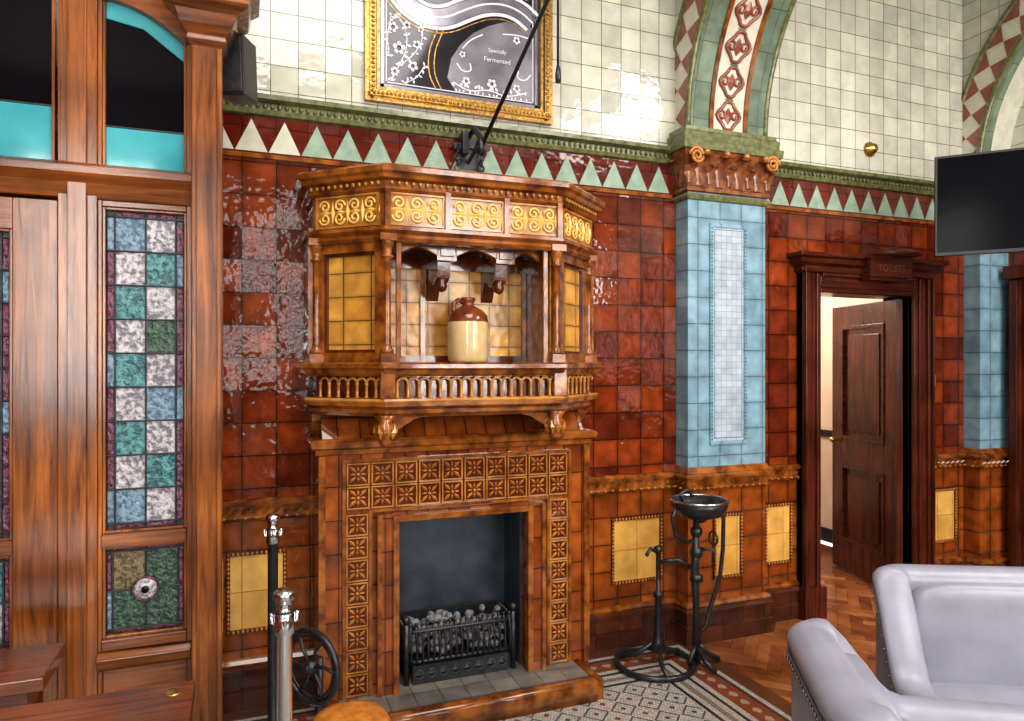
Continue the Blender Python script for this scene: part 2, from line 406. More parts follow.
# ------------------------------------------------------------------ trims
PX0, PX1, PY = 2.364, 2.91, -.12
QX0 = 4.76
pathA = [(XL, 0), (PX0, 0), (PX0, PY), (PX1, PY), (PX1, 0), (3.27, 0)]
pathB = [(4.37, 0), (QX0, 0), (QX0, PY), (XR, PY)]
def along(path, step, skip=0):
    out = []
    for (x0, y0), (x1, y1) in zip(path[:-1], path[1:]):
        d = math.hypot(x1-x0, y1-y0); n = int((d-2*skip)/step)
        if n < 1: continue
        tx, ty = (x1-x0)/d, (y1-y0)/d
        for i in range(n):
            s_ = skip+(d-2*skip)*(i+.5)/n
            out.append((x0+tx*s_, y0+ty*s_, tx, ty, ty, -tx))
    return out
def near(pth, xmin): return [(max(xmin, x), y) for x, y in pth]
b = B()
for pth in (pathA, pathB):
    b.sweep(pth, [(0, .865), (.015, .87), (.03, .885), (.012, .89), (.012, .935), (.035, .94), (.04, .955), (.02, .968), (0, .97)], 'faience')
    for x, y, tx, ty, nx, ny in along(near(pth, -.1), .045):
        b.petal((x+nx*.012-tx*.02, y+ny*.012-ty*.02, .897), (x+nx*.012+tx*.02, y+ny*.012+ty*.02, .93), .012, .018, 'faience', (nx, ny, 0))
        b.ball((x+nx*.03, y+ny*.03, .886), (.009, .009, .007), 'faiencelt', 6, 4)
b.obj('trim_1')
b = B()
for pth in (pathA, pathB):
    b.sweep(pth, [(0, 0), (.03, 0), (.03, .1), (.02, .105), (.02, .17), (.035, .175), (.035, .19), (.01, .21), (0, .21)], 'skirt')
    b.sweep(pth, [(0, .20), (.02, .20), (.028, .215), (.015, .23), (0, .235)], 'faience')
b.obj('baseboard_back')
b = B()
up = [(XL, 0), (2.33, 0)]; up2 = [(2.94, 0), (4.73, 0)]
for pth in (up, up2):
    b.sweep(pth, [(0, 2.75), (.02, 2.755), (.03, 2.775), (.015, 2.78), (.015, 2.81), (.05, 2.82), (.055, 2.84), (.03, 2.85), (0, 2.85)], 'greeng')
    b.sweep(pth, [(0, 2.552), (.012, 2.554), (.012, 2.575), (0, 2.577)], 'faience')
    for x, y, tx, ty, nx, ny in along(near(pth, -.3), .032):
        b.ball((x, y-.018, 2.795), (.011, .014, .014), 'greeng', 6, 4)
b.obj('trim_2')

def ypanel(b, x0, x1, z0, z1, y):
    b.box(x0, x1, y-.004, y+.002, z0, z1, 'yellow')
    e = .017
    for (a0, a1, c0, c1) in ((x0-e, x0, z0-e, z1+e), (x1, x1+e, z0-e, z1+e), (x0, x1, z0-e, z0), (x0, x1, z1, z1+e)):
        b.box(a0, a1, y-.012, y+.002, c0, c1, 'faienced')
    def beads(p, q):
        d = (Vector(q)-Vector(p)); n = int(d.length/.02)
        for i in range(n+1):
            c = Vector(p)+d*i/max(1, n); b.ball(c, (.007, .006, .009), 'faiencelt', 6, 4)
    h = e/2; yy = y-.014
    beads((x0-h, yy, z0-h), (x1+h, yy, z0-h)); beads((x0-h, yy, z1+h), (x1+h, yy, z1+h))
    beads((x0-h, yy, z0-h), (x0-h, yy, z1+h)); beads((x1+h, yy, z0-h), (x1+h, yy, z1+h))
b = B()
ypanel(b, 1.95, 2.25, .37, .71, 0); ypanel(b, 3.02, 3.20, .37, .71, 0); ypanel(b, 4.47, 4.66, .37, .71, 0)
ypanel(b, -.05, .18, .37, .71, 0)
ypanel(b, 2.55, 2.72, .37, .71, PY)
b.obj('trim_3')

# ------------------------------------------------------------------ pilasters + arches
def leaf(b, o, n, h, w, fl, k):
    o = Vector(o); n = Vector(n); t = Vector((0, 0, 1)).cross(n)
    N = 7; rows = []
    for i in range(N+1):
        u = i/N
        z = h*math.sin(u*pi*.62)/math.sin(pi*.5) if u < 1 else h*.9
        out = fl*(u**2.2)
        ww = w*(math.sin(pi*(.12+.80*u)))*(1+.18*math.cos(u*22))
        rows.append(b.V([o+t*(-ww)+n*(out+.002)+Vector((0, 0, z)), o+t*(-ww*.5)+n*(out+.018)+Vector((0, 0, z)), o+n*(out+.008)+Vector((0, 0, z)), o+t*(ww*.5)+n*(out+.018)+Vector((0, 0, z)), o+t*ww+n*(out+.002)+Vector((0, 0, z))]))
    for i in range(N):
        for j in range(4): b.F([rows[i]+j, rows[i]+j+1, rows[i+1]+j+1, rows[i+1]+j], k, True)
def pilaster(name, x0, x1, panel, right_open):
    b = B()
    b.box(x0, x1, PY, 0, 0, .19, 'skirt'); b.box(x0, x1, PY, 0, .19, .98, 'dado')
    b.box(x0, x1, PY, 0, .98, 2.60, 'blue')
    pth = [(x0, 0), (x0, PY), (x1, PY)] + ([(x1, 0)] if right_open else [])
    b.sweep(pth, [(0, .965), (.02, .97), (.012, .99), (.008, 1.0), (0, 1.005)], 'faience')
    b.sweep(pth, [(0, 2.53), (.012, 2.535), (.018, 2.55), (.012, 2.565), (0, 2.57)], 'greeng')
    b.sweep(pth, [(0, 2.575), (.02, 2.58), (.02, 2.6), (.01, 2.61), (.018, 2.68), (.045, 2.76), (.06, 2.80), (.05, 2.815), (0, 2.815)], 'capital')
    b.sweep(pth, [(0, 2.80), (.07, 2.805), (.075, 2.85), (.055, 2.86), (.06, 2.90), (.045, 2.915), (.045, 2.935), (0, 2.94)], 'greeng')
    n = max(2, int((x1-x0)/.13))
    for i in range(n):
        xx = x0+(x1-x0)*(i+.5)/n
        leaf(b, (xx, PY-.01, 2.61), (0, -1, 0), .16, .06, .095, 'capital')
        b.ball((xx, PY-.085, 2.785), (.02, .018, .016), 'orn', 8, 5)
    for i in range(n+1):
        xx = x0+(x1-x0)*i/n
        leaf(b, (xx, PY-.012, 2.62), (0, -1, 0), .10, .04, .055, 'capital')
    for xx in (x0+.01, x1-.01):
        pts = []
        for i in range(30):
            a = i*.45; r = .05*(1-i/34)
            pts.append((xx+r*math.cos(a)*(1 if xx > (x0+x1)/2 else -1), PY-.075, 2.76+r*math.sin(a)))
        b.tube(pts, .010, 'orn', 6)
    leaf(b, (x0-.01, -.06, 2.61), (-1, 0, 0), .15, .05, .07, 'capital')
    if panel:
        a, c = panel; y = PY
        b.box(a, c, y-.003, y+.01, 1.15, 2.385, 'pale')
        for (u0, u1, w0, w1) in ((a-.02, a, 1.13, 2.405), (c, c+.02, 1.13, 2.405), (a, c, 1.13, 1.15), (a, c, 2.385, 2.405)):
            b.box(u0, u1, y-.012, y+.002, w0, w1, 'blue')
        nz = 58
        for i in range(nz):
            z = 1.15+(1.235)*(i+.5)/nz
            for xx in (a-.01, c+.01): b.ball((xx, y-.012, z), (.005, .005, .007), 'g_teal', 5, 3)
        for xx in (a+.012, c-.014): b.box(xx, xx+.002, y-.005, y, 1.165, 2.37, 'g_teal')
        for zz in (1.165, 2.37): b.box(a+.012, c-.012, y-.005, y, zz, zz+.002, 'g_teal')
    R = 1.2; cy = PY-R; cz = 2.94; N = 30
    strips = [(x0, x0+.14, 'green', 0), (x0+.14, x0+.165, 'faience', -.012), (x0+.165, x1-.165, 'tricream', 0), (x1-.165, x1-.14, 'faience', -.012), (x1-.14, x1, 'green', 0)]
    if not right_open: strips = [(x0, x0+.1, 'green', 0), (x0+.1, x1, 'tricream', 0)]
    def P(xx, r, a): return (xx, cy+r*math.cos(a), cz+r*math.sin(a))
    for s0, s1, k, dr in strips:
        for i in range(N):
            a0 = pi/2*i/N; a1 = pi/2*(i+1)/N
            o = b.V([P(s0, R+dr, a0), P(s1, R+dr, a0), P(s1, R+dr, a1), P(s0, R+dr, a1), P(s0, R+.05, a0), P(s1, R+.05, a0), P(s1, R+.05, a1), P(s0, R+.05, a1)])
            b.F([o, o+1, o+2, o+3], k); b.F([o, o+3, o+7, o+4], k); b.F([o+1, o+5, o+6, o+2], k)
    for xs_, off in ((x0, -.003), (x1, .003)):
        if xs_ == x1 and not right_open: continue
        b.tube([P(xs_, R+.005, pi/2*i/N) for i in range(N+1)], .018, 'greeng', 8)
        b.tube([P(xs_, R+.22, pi/2*i/N) for i in range(N+1)], .02, 'greeng', 8)
        for i in range(N):
            a0 = pi/2*i/N; a1 = pi/2*(i+1)/N
            o = b.V([P(xs_+off, R, a0), P(xs_+off, R+.22, a0), P(xs_+off, R+.22, a1), P(xs_+off, R, a1)])
            b.F([o, o+1, o+2, o+3], 'tricream')
        nt_ = 13
        for i in range(nt_):
            a0 = pi/2*i/nt_; a1 = pi/2*(i+1)/nt_
            for rr, rt in ((.03, .115), (.205, .12)):
                o = b.V([P(xs_+off*2, R+rr, a0), P(xs_+off*2, R+rt, (a0+a1)/2), P(xs_+off*2, R+rr, a1)])
                b.F([o, o+1, o+2], 'pink')
    if right_open:
        xc = (x0+x1)/2; na = 10
        for i in range(na):
            a = pi/2*(i+.5)/na
            rad = Vector((0, math.cos(a), math.sin(a))); tan = Vector((0, -math.sin(a), math.cos(a)))
            T = Matrix.Identity(4)
            ctr = Vector(P(xc, R, a))
            for r_ in range(3): T[r_][0] = (1, 0, 0)[r_]; T[r_][1] = rad[r_]; T[r_][2] = tan[r_]; T[r_][3] = ctr[r_]
            b.T = T
            b.tube([(.065*math.cos(t)*(1+.25*math.cos(4*t)), -.004, .080*math.sin(t)) for t in [2*pi*j/24 for j in range(24)]], .011, 'pink', 6, True)
            b.petal((0, 0, -.055), (0, 0, .055), .036, .014, 'pink')
            b.petal((-.05, 0, .094), (.05, 0, .094), .02, .012, 'green')
            for sx in (-1, 1):
                pts = []
                for j in range(18):
                    t = j*.42; rr = .032*(1-j/22)
                    pts.append((sx*(.045+rr*math.cos(t)), -.004, .0+rr*math.sin(t)))
                b.tube(pts, .008, 'pink', 5)
            b.T = None
    N2 = 14
    pts = [(cy+(R+.04)*math.cos(pi/2*i/N2), cz+(R+.04)*math.sin(pi/2*i/N2)) for i in range(N2+1)]
    poly = [(x0, 0, cz)]+[(x0, y_, z_) for y_, z_ in pts]+[(x0, YF, pts[-1][1]), (x0, YF, ZC), (x0, 0, ZC)]
    b.ext(poly, (x1-x0, 0, 0), 'cream')
    return b.obj(name)
pilaster('pilaster', PX0, PX1, (2.53, 2.75), True)
pilaster('pilaster.001', QX0, XR, None, False)

# ------------------------------------------------------------------ fireplace
b = B()
fy = -.30
fl, fr_ = .312, 1.638
ol, orr, oz = .661, 1.289, .885
YB = -.002
b.box(fl, ol, fy, YB, 0.007, 1.23, 'surr'); b.box(orr, fr_, fy, YB, 0.007, 1.23, 'surr'); b.box(ol, orr, fy, YB, oz, 1.23, 'surr')
b.box(ol, orr, -.03, YB, .007, oz, 'ironrust')
b.box(ol, ol+.006, fy+.05, -.03, .007, oz, 'ironrust'); b.box(orr-.006, orr, fy+.05, -.03, .007, oz, 'ironrust'); b.box(ol, orr, fy+.05, -.03, oz-.006, oz, 'ironrust')
pf = [(fl, YB), (fl, fy), (fr_, fy), (fr_, YB)]
b.sweep(pf, [(-.05, 1.19), (0, 1.19), (.012, 1.195), (.012, 1.215), (.03, 1.225), (.035, 1.25), (.02, 1.262), (-.2, 1.262)], 'faience')
b.box(fl, fr_, fy, YB, 1.22, 1.2615, 'faience')
b.ext([(fl+.02, -.28, 1.262), (fl+.02, -.10, 1.262), (fl+.02, -.10, 1.39), (fl+.02, -.20, 1.39)], (fr_-fl-.04, 0, 0), 'surr')
def rib(x0, x1, z0, z1, d=.014, k='faience'): b.box(x0, x1, fy-d, fy+.01, z0, z1, k)
for xa in (fl, fr_-.03): rib(xa, xa+.03, .1, 1.19)
rib(.415, .43, .1, 1.155); rib(1.52, 1.535, .1, 1.155); rib(.415, 1.535, 1.155, 1.17, .016)
rib(.53, .545, .1, .93); rib(1.405, 1.42, .1, .93); rib(.53, 1.42, .93, .943, .016)
for j, (e, w, d, k) in enumerate(((.0, .026, .05, 'faience'), (.026, .05, .032, 'surr'), (.076, .02, .046, 'faience'))):
    top = oz+e+w if j == 0 else .92-.001*j
    rib(ol-e-w, ol-e, .1, top, d, k); rib(orr+e, orr+e+w, .1, top, d, k)
rib(ol, orr, oz, oz+.026, .049, 'faience'); rib(ol-.026, orr+.026, oz+.027, .925, .03, 'surr')
def orn(xc, zc, s=.098):
    y = fy; h = s/2
    b.box(xc-h, xc+h, y-.004, y+.005, zc-h, zc+h, 'ornd')
    for (a0, a1, c0, c1) in ((-h, h, -h, -h+.008), (-h, h, h-.008, h), (-h, -h+.008, -h+.008, h-.008), (h-.008, h, -h+.008, h-.008)):
        b.box(xc+a0+.001, xc+a1-.001, y-.010, y, zc+c0+.001, zc+c1-.001, 'faiencelt')
    for j in range(4):
        a = pi/4+j*pi/2
        b.petal((xc+.010*math.cos(a), y-.005, zc+.010*math.sin(a)), (xc+.054*math.cos(a), y-.005, zc+.054*math.sin(a)), .0085, .012, 'orn')
        a = j*pi/2
        b.petal((xc+.008*math.cos(a), y-.005, zc+.008*math.sin(a)), (xc+.036*math.cos(a), y-.005, zc+.036*math.sin(a)), .0065, .01, 'orn')
    b.ball((xc, y-.008, zc), (.008, .008, .008), 'orn', 8, 4)
nrow = 10; sp = (1.52-.43)/nrow
for r in range(2):
    for i in range(nrow): orn(.43+sp*(i+.5), .997+r*.105, .102)
for r in range(8):
    for xc in (.48, 1.47): orn(xc, .876-r*.102, .098)
hz = .1
b.box(.36, 1.60, -.53, fy+.02, .007, hz, 'faience')
b.box(.40, 1.56, -.485, -.03, hz-.01, hz+.006, 'hearth')
b.sweep([(.34, -.3), (.34, -.50), (.38, -.54), (1.56, -.54), (1.60, -.50), (1.60, -.3)], [(-.05, .007), (0, .007), (.006, .08), (.0, .1), (-.02, .112), (-.05, .108)], 'faience', True)
b.box(.35, 1.60, fy, YB, .007, .1, 'surr')
# ---- overmantel (bay fronted, canted sides)
x0, x1 = .275, 1.70
P1 = [(x0, YB), (x0, -.25), (.565, -.52), (1.385, -.52), (x1, -.25), (x1, YB)]
def poly(off, z0, z1, k):
    pts = [(x0-off, YB), (x0-off, -.25-off*.5), (.565-off*.4, -.52-off), (1.385+off*.4, -.52-off), (x1+off, -.25-off*.5), (x1+off, YB)]
    b.ext([(p[0], p[1], z0) for p in pts], (0, 0, z1-z0), k)
poly(-.03, 1.385, 1.45, 'faience')
b.sweep(P1, [(-.1, 1.365), (-.03, 1.37), (-.01, 1.385), (-.015, 1.40), (.012, 1.415), (.012, 1.43), (0, 1.445), (-.1, 1.445)], 'faience')
b.sweep(P1, [(-.02, 1.43), (.014, 1.43), (.018, 1.438), (.012, 1.447), (-.02, 1.447)], 'faiencelt')
poly(-.035, 1.445, 1.57, 'faienced')
for x, y, tx, ty, nx, ny in along(P1[1:5], .047, .03):
    qx, qy = x-nx*.014, y-ny*.014
    b.lathe(qx, qy, [(.0, 1.447), (.011, 1.45), (.007, 1.458), (.007, 1.505), (.011, 1.512), (.0, 1.516)], 'faiencelt', 6)
    hw_ = .0235
    b.tube([(qx-tx*hw_*math.cos(t)+tx*hw_, qy-ty*hw_*math.cos(t)+ty*hw_, 1.512+.022*math.sin(t)) for t in [pi*k_/8 for k_ in range(9)]], .007, 'faiencelt', 5)
b.sweep(P1, [(-.1, 1.54), (-.002, 1.542), (.012, 1.552), (.02, 1.57), (.035, 1.578), (.035, 1.595), (.02, 1.603), (-.1, 1.603)], 'faience')
poly(0, 1.57, 1.602, 'faience')
NB = -.16
b.box(.50, 1.45, NB, YB, 1.6, 2.2, 'yelrel')
b.box(.565, .60, -.46, NB, 1.6, 2.13, 'faience'); b.box(1.35, 1.385, -.46, NB, 1.6, 2.13, 'faience')
for xa in (.60, .80, 1.325): b.box(xa, xa+.022, NB-.02, NB+.01, 1.6, 2.13, 'faience')
b.box(.6, 1.35, NB-.015, NB+.01, 1.603, 1.635, 'faienced')
b.box(.6, 1.35, NB-.03, NB+.01, 2.05, 2.13, 'faienced')
for s in (0, 1):
    A_ = Vector((x0+.02, -.235)) if s == 0 else Vector((1.385, -.50))
    C_ = Vector((.565, -.50)) if s == 0 else Vector((x1-.02, -.235))
    dv = (C_-A_); ln = dv.length; dv.normalize(); nv = Vector((dv.y, -dv.x))
    T = Matrix.Identity(4)
    for r_, v in enumerate((dv.x, dv.y, 0)): T[r_][0] = v
    for r_, v in enumerate((-nv.x, -nv.y, 0)): T[r_][1] = v
    T[0][3], T[1][3] = A_.x, A_.y
    b.T = T
    b.box(0, ln, .035, .05, 1.6, 2.13, 'yelrel')
    for (a0, a1, c0, c1, d0) in ((0, .050, 1.6, 2.13, .0), (ln-.050, ln, 1.6, 2.13, .0), (.050, ln-.050, 1.6, 1.645, .0), (.050, ln-.050, 2.08, 2.13, .0),
                                 (.050, .062, 1.645, 2.08, .018), (ln-.062, ln-.050, 1.645, 2.08, .018), (.062, ln-.062, 1.645, 1.658, .018), (.062, ln-.062, 2.067, 2.08, .018)):
        b.box(a0, a1, d0, .045, c0, c1, 'faience' if d0 == 0 else 'faienced')
    b.T = None
b.box(x0, x0+.03, -.24, YB, 1.6, 2.2, 'faience'); b.box(x1-.03, x1, -.24, YB, 1.6, 2.2, 'faience')
def column(cx, cy, r=.018):
    b.box(cx-.032, cx+.032, cy-.032, cy+.032, 1.60, 1.64, 'faience')
    b.lathe(cx, cy, [(.0, 1.64), (.030, 1.64), (.030, 1.655), (r+.004, 1.665), (r, 1.68), (r*.93, 2.04), (r+.004, 2.05), (r+.012, 2.055), (r, 2.065), (r+.006, 2.09), (.032, 2.115), (.032, 2.125), (0, 2.125)], 'faience', 12)
    b.box(cx-.036, cx+.036, cy-.036, cy+.036, 2.12, 2.15, 'faience')
for cx, cy in ((.578, -.490), (1.372, -.490), (x0+.035, -.245), (x1-.035, -.245)): column(cx, cy)
for cx, cy in ((.63, -.475), (1.32, -.475)):
    b.box(cx-.010, cx+.010, cy-.010, cy+.010, 1.6, 2.13, 'faience')
b.sweep(P1, [(-.06, 2.12), (-.01, 2.12), (.0, 2.135), (-.008, 2.15), (.012, 2.165), (.012, 2.18), (-.06, 2.18)], 'faience')
poly(-.02, 2.13, 2.36, 'faience')
def relief(px, py, tx, ty, nx, ny, w):
    T = Matrix.Identity(4)
    for r_, v in enumerate((tx, ty, 0)): T[r_][0] = v
    for r_, v in enumerate((-nx, -ny, 0)): T[r_][1] = v
    for r_, v in enumerate((0, 0, 1)): T[r_][2] = v
    T[0][3], T[1][3], T[2][3] = px, py, 2.257
    b.T = T
    b.box(-w/2, w/2, -.005, .03, -.062, .062, 'scrollbg')
    for (a0, a1, c0, c1) in ((-w/2, w/2, -.07, -.062), (-w/2, w/2, .062, .07), (-w/2-.008, -w/2, -.07, .07), (w/2, w/2+.008, -.07, .07)):
        b.box(a0, a1, -.014, .03, c0, c1, 'faiencelt')
    n = max(2, int(round(w/.085))); s_ = w/n
    for i in range(n):
        cx = -w/2+s_*(i+.5); sg = 1 if i % 2 else -1
        for sz in (-1, 1):
            pts = []
            for j in range(20):
                t = j*.45; rr = .028*(1-j/24)
                pts.append((cx+sg*rr*math.cos(t), -.009, sz*(.027+rr*math.sin(t))))
            b.tube(pts, .0055, 'scroll', 5)
        b.petal((cx-s_*.45, -.005, 0), (cx+s_*.45, -.005, 0), .012, .01, 'scroll')
        b.petal((cx+s_*.5, -.005, -.05), (cx+s_*.5, -.005, .05), .012, .009, 'scroll')
    b.T = None
for xc in (.565+.82/6, .975, 1.385-.82/6): relief(xc, -.502, 1, 0, 0, -1, .235)
for (ax, ay, cx_, cy_) in ((x0, -.25, .565, -.52), (1.385, -.52, x1, -.25)):
    d_ = Vector((cx_-ax, cy_-ay)); l_ = d_.length; d_.normalize(); n_ = Vector((d_.y, -d_.x))
    relief((ax+cx_)/2-n_.x*.016, (ay+cy_)/2-n_.y*.016, d_.x, d_.y, n_.x, n_.y, l_-.09)
for xc in (.575, .838, 1.112, 1.375): b.box(xc-.012, xc+.012, -.53, -.49, 2.18, 2.34, 'faience')
b.sweep(P1, [(-.06, 2.325), (-.01, 2.327), (.008, 2.34), (.004, 2.35), (.004, 2.372), (.03, 2.38), (.035, 2.395), (.048, 2.405), (.052, 2.425), (.04, 2.435), (-.06, 2.435)], 'faience')
for x, y, tx, ty, nx, ny in along(P1[1:5], .03, .01):
    b.ball((x+nx*.014, y+ny*.014, 2.362), (.009, .009, .01), 'faiencelt', 6, 4)
poly(.0, 2.36, 2.43, 'faience')
for xc in (.86, 1.14):
    b.ext([(xc-.03, NB, 2.14), (xc-.03, -.44, 2.14), (xc-.03, -.44, 2.08), (xc-.03, -.38, 2.06), (xc-.03, -.37, 1.99), (xc-.03, -.30, 1.96), (xc-.03, -.22, 2.0), (xc-.03, NB, 1.90)], (.06, 0, 0), 'faienced')
    b.box(xc-.045, xc+.045, -.43, -.34, 2.06, 2.129, 'faience')
    b.lathe(xc, -.34, [(0, 1.925), (.02, 1.935), (.028, 1.955), (.018, 1.975), (.035, 2.0), (0, 2.0)], 'faienced', 10)
for a, c in ((.64, .82), (.90, 1.10), (1.18, 1.31)):
    v = [(a+(c-a)*i/10, -.43, 2.08+.035*math.sin(pi*i/10)) for i in range(11)]
    b.ext(v+[(c, -.43, 2.13), (a, -.43, 2.13)], (0, .025, 0), 'faience')
for xc in (.575, 1.375):
    b.ext([(xc-.035, -.49, 1.385), (xc-.035, -.16, 1.385), (xc-.035, -.16, 1.27), (xc-.035, -.30, 1.275), (xc-.035, -.38, 1.31), (xc-.035, -.45, 1.33)], (.07, 0, 0), 'faience')
    b.lathe(xc, -.47, [(0, 1.235), (.018, 1.24), (.03, 1.262), (.02, 1.278), (.042, 1.295), (.05, 1.325), (.03, 1.345), (.052, 1.375), (0, 1.375)], 'faience', 12)
    for j in range(8):
        a = j*pi/4; b.petal((xc+.034*math.cos(a), -.47+.034*math.sin(a), 1.27), (xc+.048*math.cos(a), -.47+.048*math.sin(a), 1.335), .016, .014, 'faiencelt', (math.cos(a), math.sin(a), 0))
    b.box(xc-.03, xc+.03, -.532, -.44, 1.45, 1.57, 'faience')
for xc in (x0+.05, x1-.05):
    b.ext([(xc-.03, -.22, 1.385), (xc-.03, YB, 1.385), (xc-.03, YB, 1.24), (xc-.03, -.08, 1.25), (xc-.03, -.15, 1.30), (xc-.03, -.2, 1.34)], (.06, 0, 0), 'faience')
ap = []
N = 16
for i in range(N+1):
    t = i/N; ap.append((.61+.73*t, -.47, 1.30+.065*min(1, math.sin(pi*t)*2.2)))
b.ext(ap+[(1.34, -.47, 1.385), (.61, -.47, 1.385)], (0, .03, 0), 'faience')
b.obj('fireplace')

# fire basket
b = B()
gx0, gx1, gy0, gy1, gz = .71, 1.24, -.27, -.08, .108
for z in (gz+.10, gz+.24): b.tube([(gx0, gy1, z), (gx0, gy0+.04, z), (gx0+.04, gy0, z), (gx1-.04, gy0, z), (gx1, gy0+.04, z), (gx1, gy1, z)], .010, 'iron', 8)
for i in range(19):
    t = i/18; x = gx0+.02+(gx1-gx0-.04)*t
    b.tube([(x, gy0, gz+.09), (x, gy0-.018, gz+.13), (x, gy0-.02, gz+.19), (x, gy0, gz+.24), (x, gy0+.004, gz+.265)], .006, 'iron', 6)
    b.ball((x, gy0+.004, gz+.272), .009, 'iron', 6, 4)
for x in (gx0, gx1):
    for j in range(6):
        y = gy0+.03+(gy1-gy0-.03)*j/5; b.tube([(x, y, gz+.09), (x, y, gz+.26)], .006, 'iron', 6)
    b.tube([(x, gy0, gz), (x, gy0, gz+.28)], .014, 'iron', 8); b.ball((x, gy0, gz+.30), .02, 'iron', 10, 6)
b.box(gx0+.01, gx1-.01, gy0+.01, gy1, gz+.085, gz+.10, 'iron')
b.box(gx0+.03, gx1-.03, gy0-.012, gy0+.006, gz, gz+.085, 'iron')
for i in range(8):
    x = gx0+.06+(gx1-gx0-.12)*i/7
    b.petal((x-.028, gy0-.012, gz+.045), (x+.028, gy0-.012, gz+.045), .018, .012, 'iron'); b.tube(circ(x, gy0-.013, gz+.045, .02, 10), .003, 'ironrust', 5, True)
for i in range(150):
    x = random.uniform(gx0+.03, gx1-.03); y = random.uniform(gy0+.02, gy1-.02)
    b.ball((x, y, gz+.12+random.uniform(0, .15)), (random.uniform(.015, .028), random.uniform(.014, .025), random.uniform(.012, .02)), 'coal', 6, 4, .8)
b.box(gx0+.01, gx1-.01, gy1, gy1+.012, gz, gz+.27, 'iron')
b.obj('fire_basket')

# jug
b = B()
jx, jy, jz = 1.0, -.30, 1.603
b.lathe(jx, jy, [(0, jz), (.088, jz), (.094, jz+.01), (.097, jz+.03), (.098, jz+.17), (.0975, jz+.19), (.092, jz+.22), (.07, jz+.245), (.04, jz+.262), (.028, jz+.27), (.027, jz+.285), (.035, jz+.29), (.035, jz+.305), (.024, jz+.307), (.02, jz+.29), (0, jz+.28)],
        ['jugc']*5+['jugb']*10, 28)
b.tube([(jx-.028, jy-.01, jz+.283), (jx-.055, jy-.02, jz+.292), (jx-.078, jy-.03, jz+.275), (jx-.082, jy-.03, jz+.245), (jx-.075, jy-.025, jz+.22)], .011, 'jugb', 8)
b.obj('stoneware_jug')

# ------------------------------------------------------------------ engraved mirror
b = B()
mx0, mx1, mz0, mz1 = .56, 1.56, 2.885, 4.25
def frame(e0, e1, y, k):
    b.box(mx0+e0, mx0+e1, y, -.004, mz0+e0, mz1-e0, k); b.box(mx1-e1, mx1-e0, y, -.004, mz0+e0, mz1-e0, k)
    b.box(mx0+e1, mx1-e1, y, -.004, mz0+e0, mz0+e1, k); b.box(mx0+e1, mx1-e1, y, -.004, mz1-e1, mz1-e0, k)
frame(0, .022, -.035, 'gold'); frame(.022, .05, -.05, 'gold'); frame(.05, .056, -.04, 'black'); frame(.056, .07, -.038, 'gold')
for i in range(46):
    x = mx0+.02+(mx1-mx0-.04)*i/45; b.ball((x, -.05, mz0+.036), (.009, .008, .010), 'gold', 6, 4)
for i in range(60):
    z = mz0+.02+(mz1-mz0-.04)*i/59
    for x in (mx0+.036, mx1-.036): b.ball((x, -.05, z), (.010, .008, .009), 'gold', 6, 4)
b.box(mx0+.07, mx1-.07, -.012, -.004, mz0+.07, mz1-.07, 'mirror')
gy = -.014
a0, a1, c0 = mx0+.08, mx1-.08, mz0+.08
for e, w, k in ((0, .016, 'silver'), (.024, .005, 'etch')):
    b.box(a0+e, a0+e+w, gy, -.01, c0+e, mz1-.1, k); b.box(a1-e-w, a1-e, gy, -.01, c0+e, mz1-.1, k); b.box(a0+e, a1-e, gy, -.01, c0+e, c0+e+w, k)
edge = [(a1-.03, c0+.03), (1.02, c0+.03), (.98, 3.06), (1.0, 3.16), (1.05, 3.24), (1.12, 3.31), (1.2, 3.36), (1.3, 3.40), (1.4, 3.41), (a1-.03, 3.39)]
o = b.V([(x, gy+.001, z) for x, z in edge]); b.F([o+i for i in range(len(edge))], 'silver')
band = [(.68, 3.66), (.69, 3.52), (.75, 3.41), (.86, 3.35), (.97, 3.36), (1.07, 3.42), (1.17, 3.47), (1.28, 3.49), (1.38, 3.47), (1.45, 3.42)]
def smooth(p, it=3):
    for _ in range(it):
        q = [p[0]]
        for i in range(len(p)-1):
            a, c = Vector(p[i]), Vector(p[i+1]); q += [tuple(a*.75+c*.25), tuple(a*.25+c*.75)]
        q.append(p[-1]); p = q
    return p
sb_ = smooth(band)
b.ribbon(sb_, .085, gy, .002, 'silver')
def offs(p, d):
    out = []
    for i in range(len(p)):
        a = Vector(p[max(0, i-1)]); c = Vector(p[min(len(p)-1, i+1)]); t = (c-a).normalized(); q = Vector(p[i])+Vector((-t.y, t.x))*d; out.append((q.x, q.y))
    return out
for d_ in (.055, -.055): b.ribbon(offs(sb_, d_), .018, gy-.001, .002, 'etch')
b.ribbon(offs(sb_, .0), .010, gy-.001, .002, 'etch')
b.ribbon(offs(sb_, -.078), .005, gy-.001, .002, 'gold')
for r in (.0, .03): b.ribbon(smooth([(.93+r, 3.30), (.88+r, 3.18), (.88+r, 3.06), (.92+r, 2.99)]), .006, gy-.001, .002, 'gold')
b.ribbon(smooth([(.98, 3.52), (1.12, 3.56), (1.26, 3.58), (1.42, 3.54)]), .014, gy-.001, .002, 'etch')
def flower(x, z, s):
    for j in range(5):
        a = j*2*pi/5+x*9; b.ball((x+s*.62*math.cos(a), gy, z+s*.62*math.sin(a)), (s*.38, .003, s*.38), 'etch', 10, 4)
    b.tube(circ(x, gy-.002, z, s*.30, 10), s*.06, 'mirror', 5, True)
def lf(x, z, l, a, k='etch', w=.26):
    b.petal((x, gy, z), (x+l*math.cos(a), gy, z+l*math.sin(a)), l*w, .002, k)
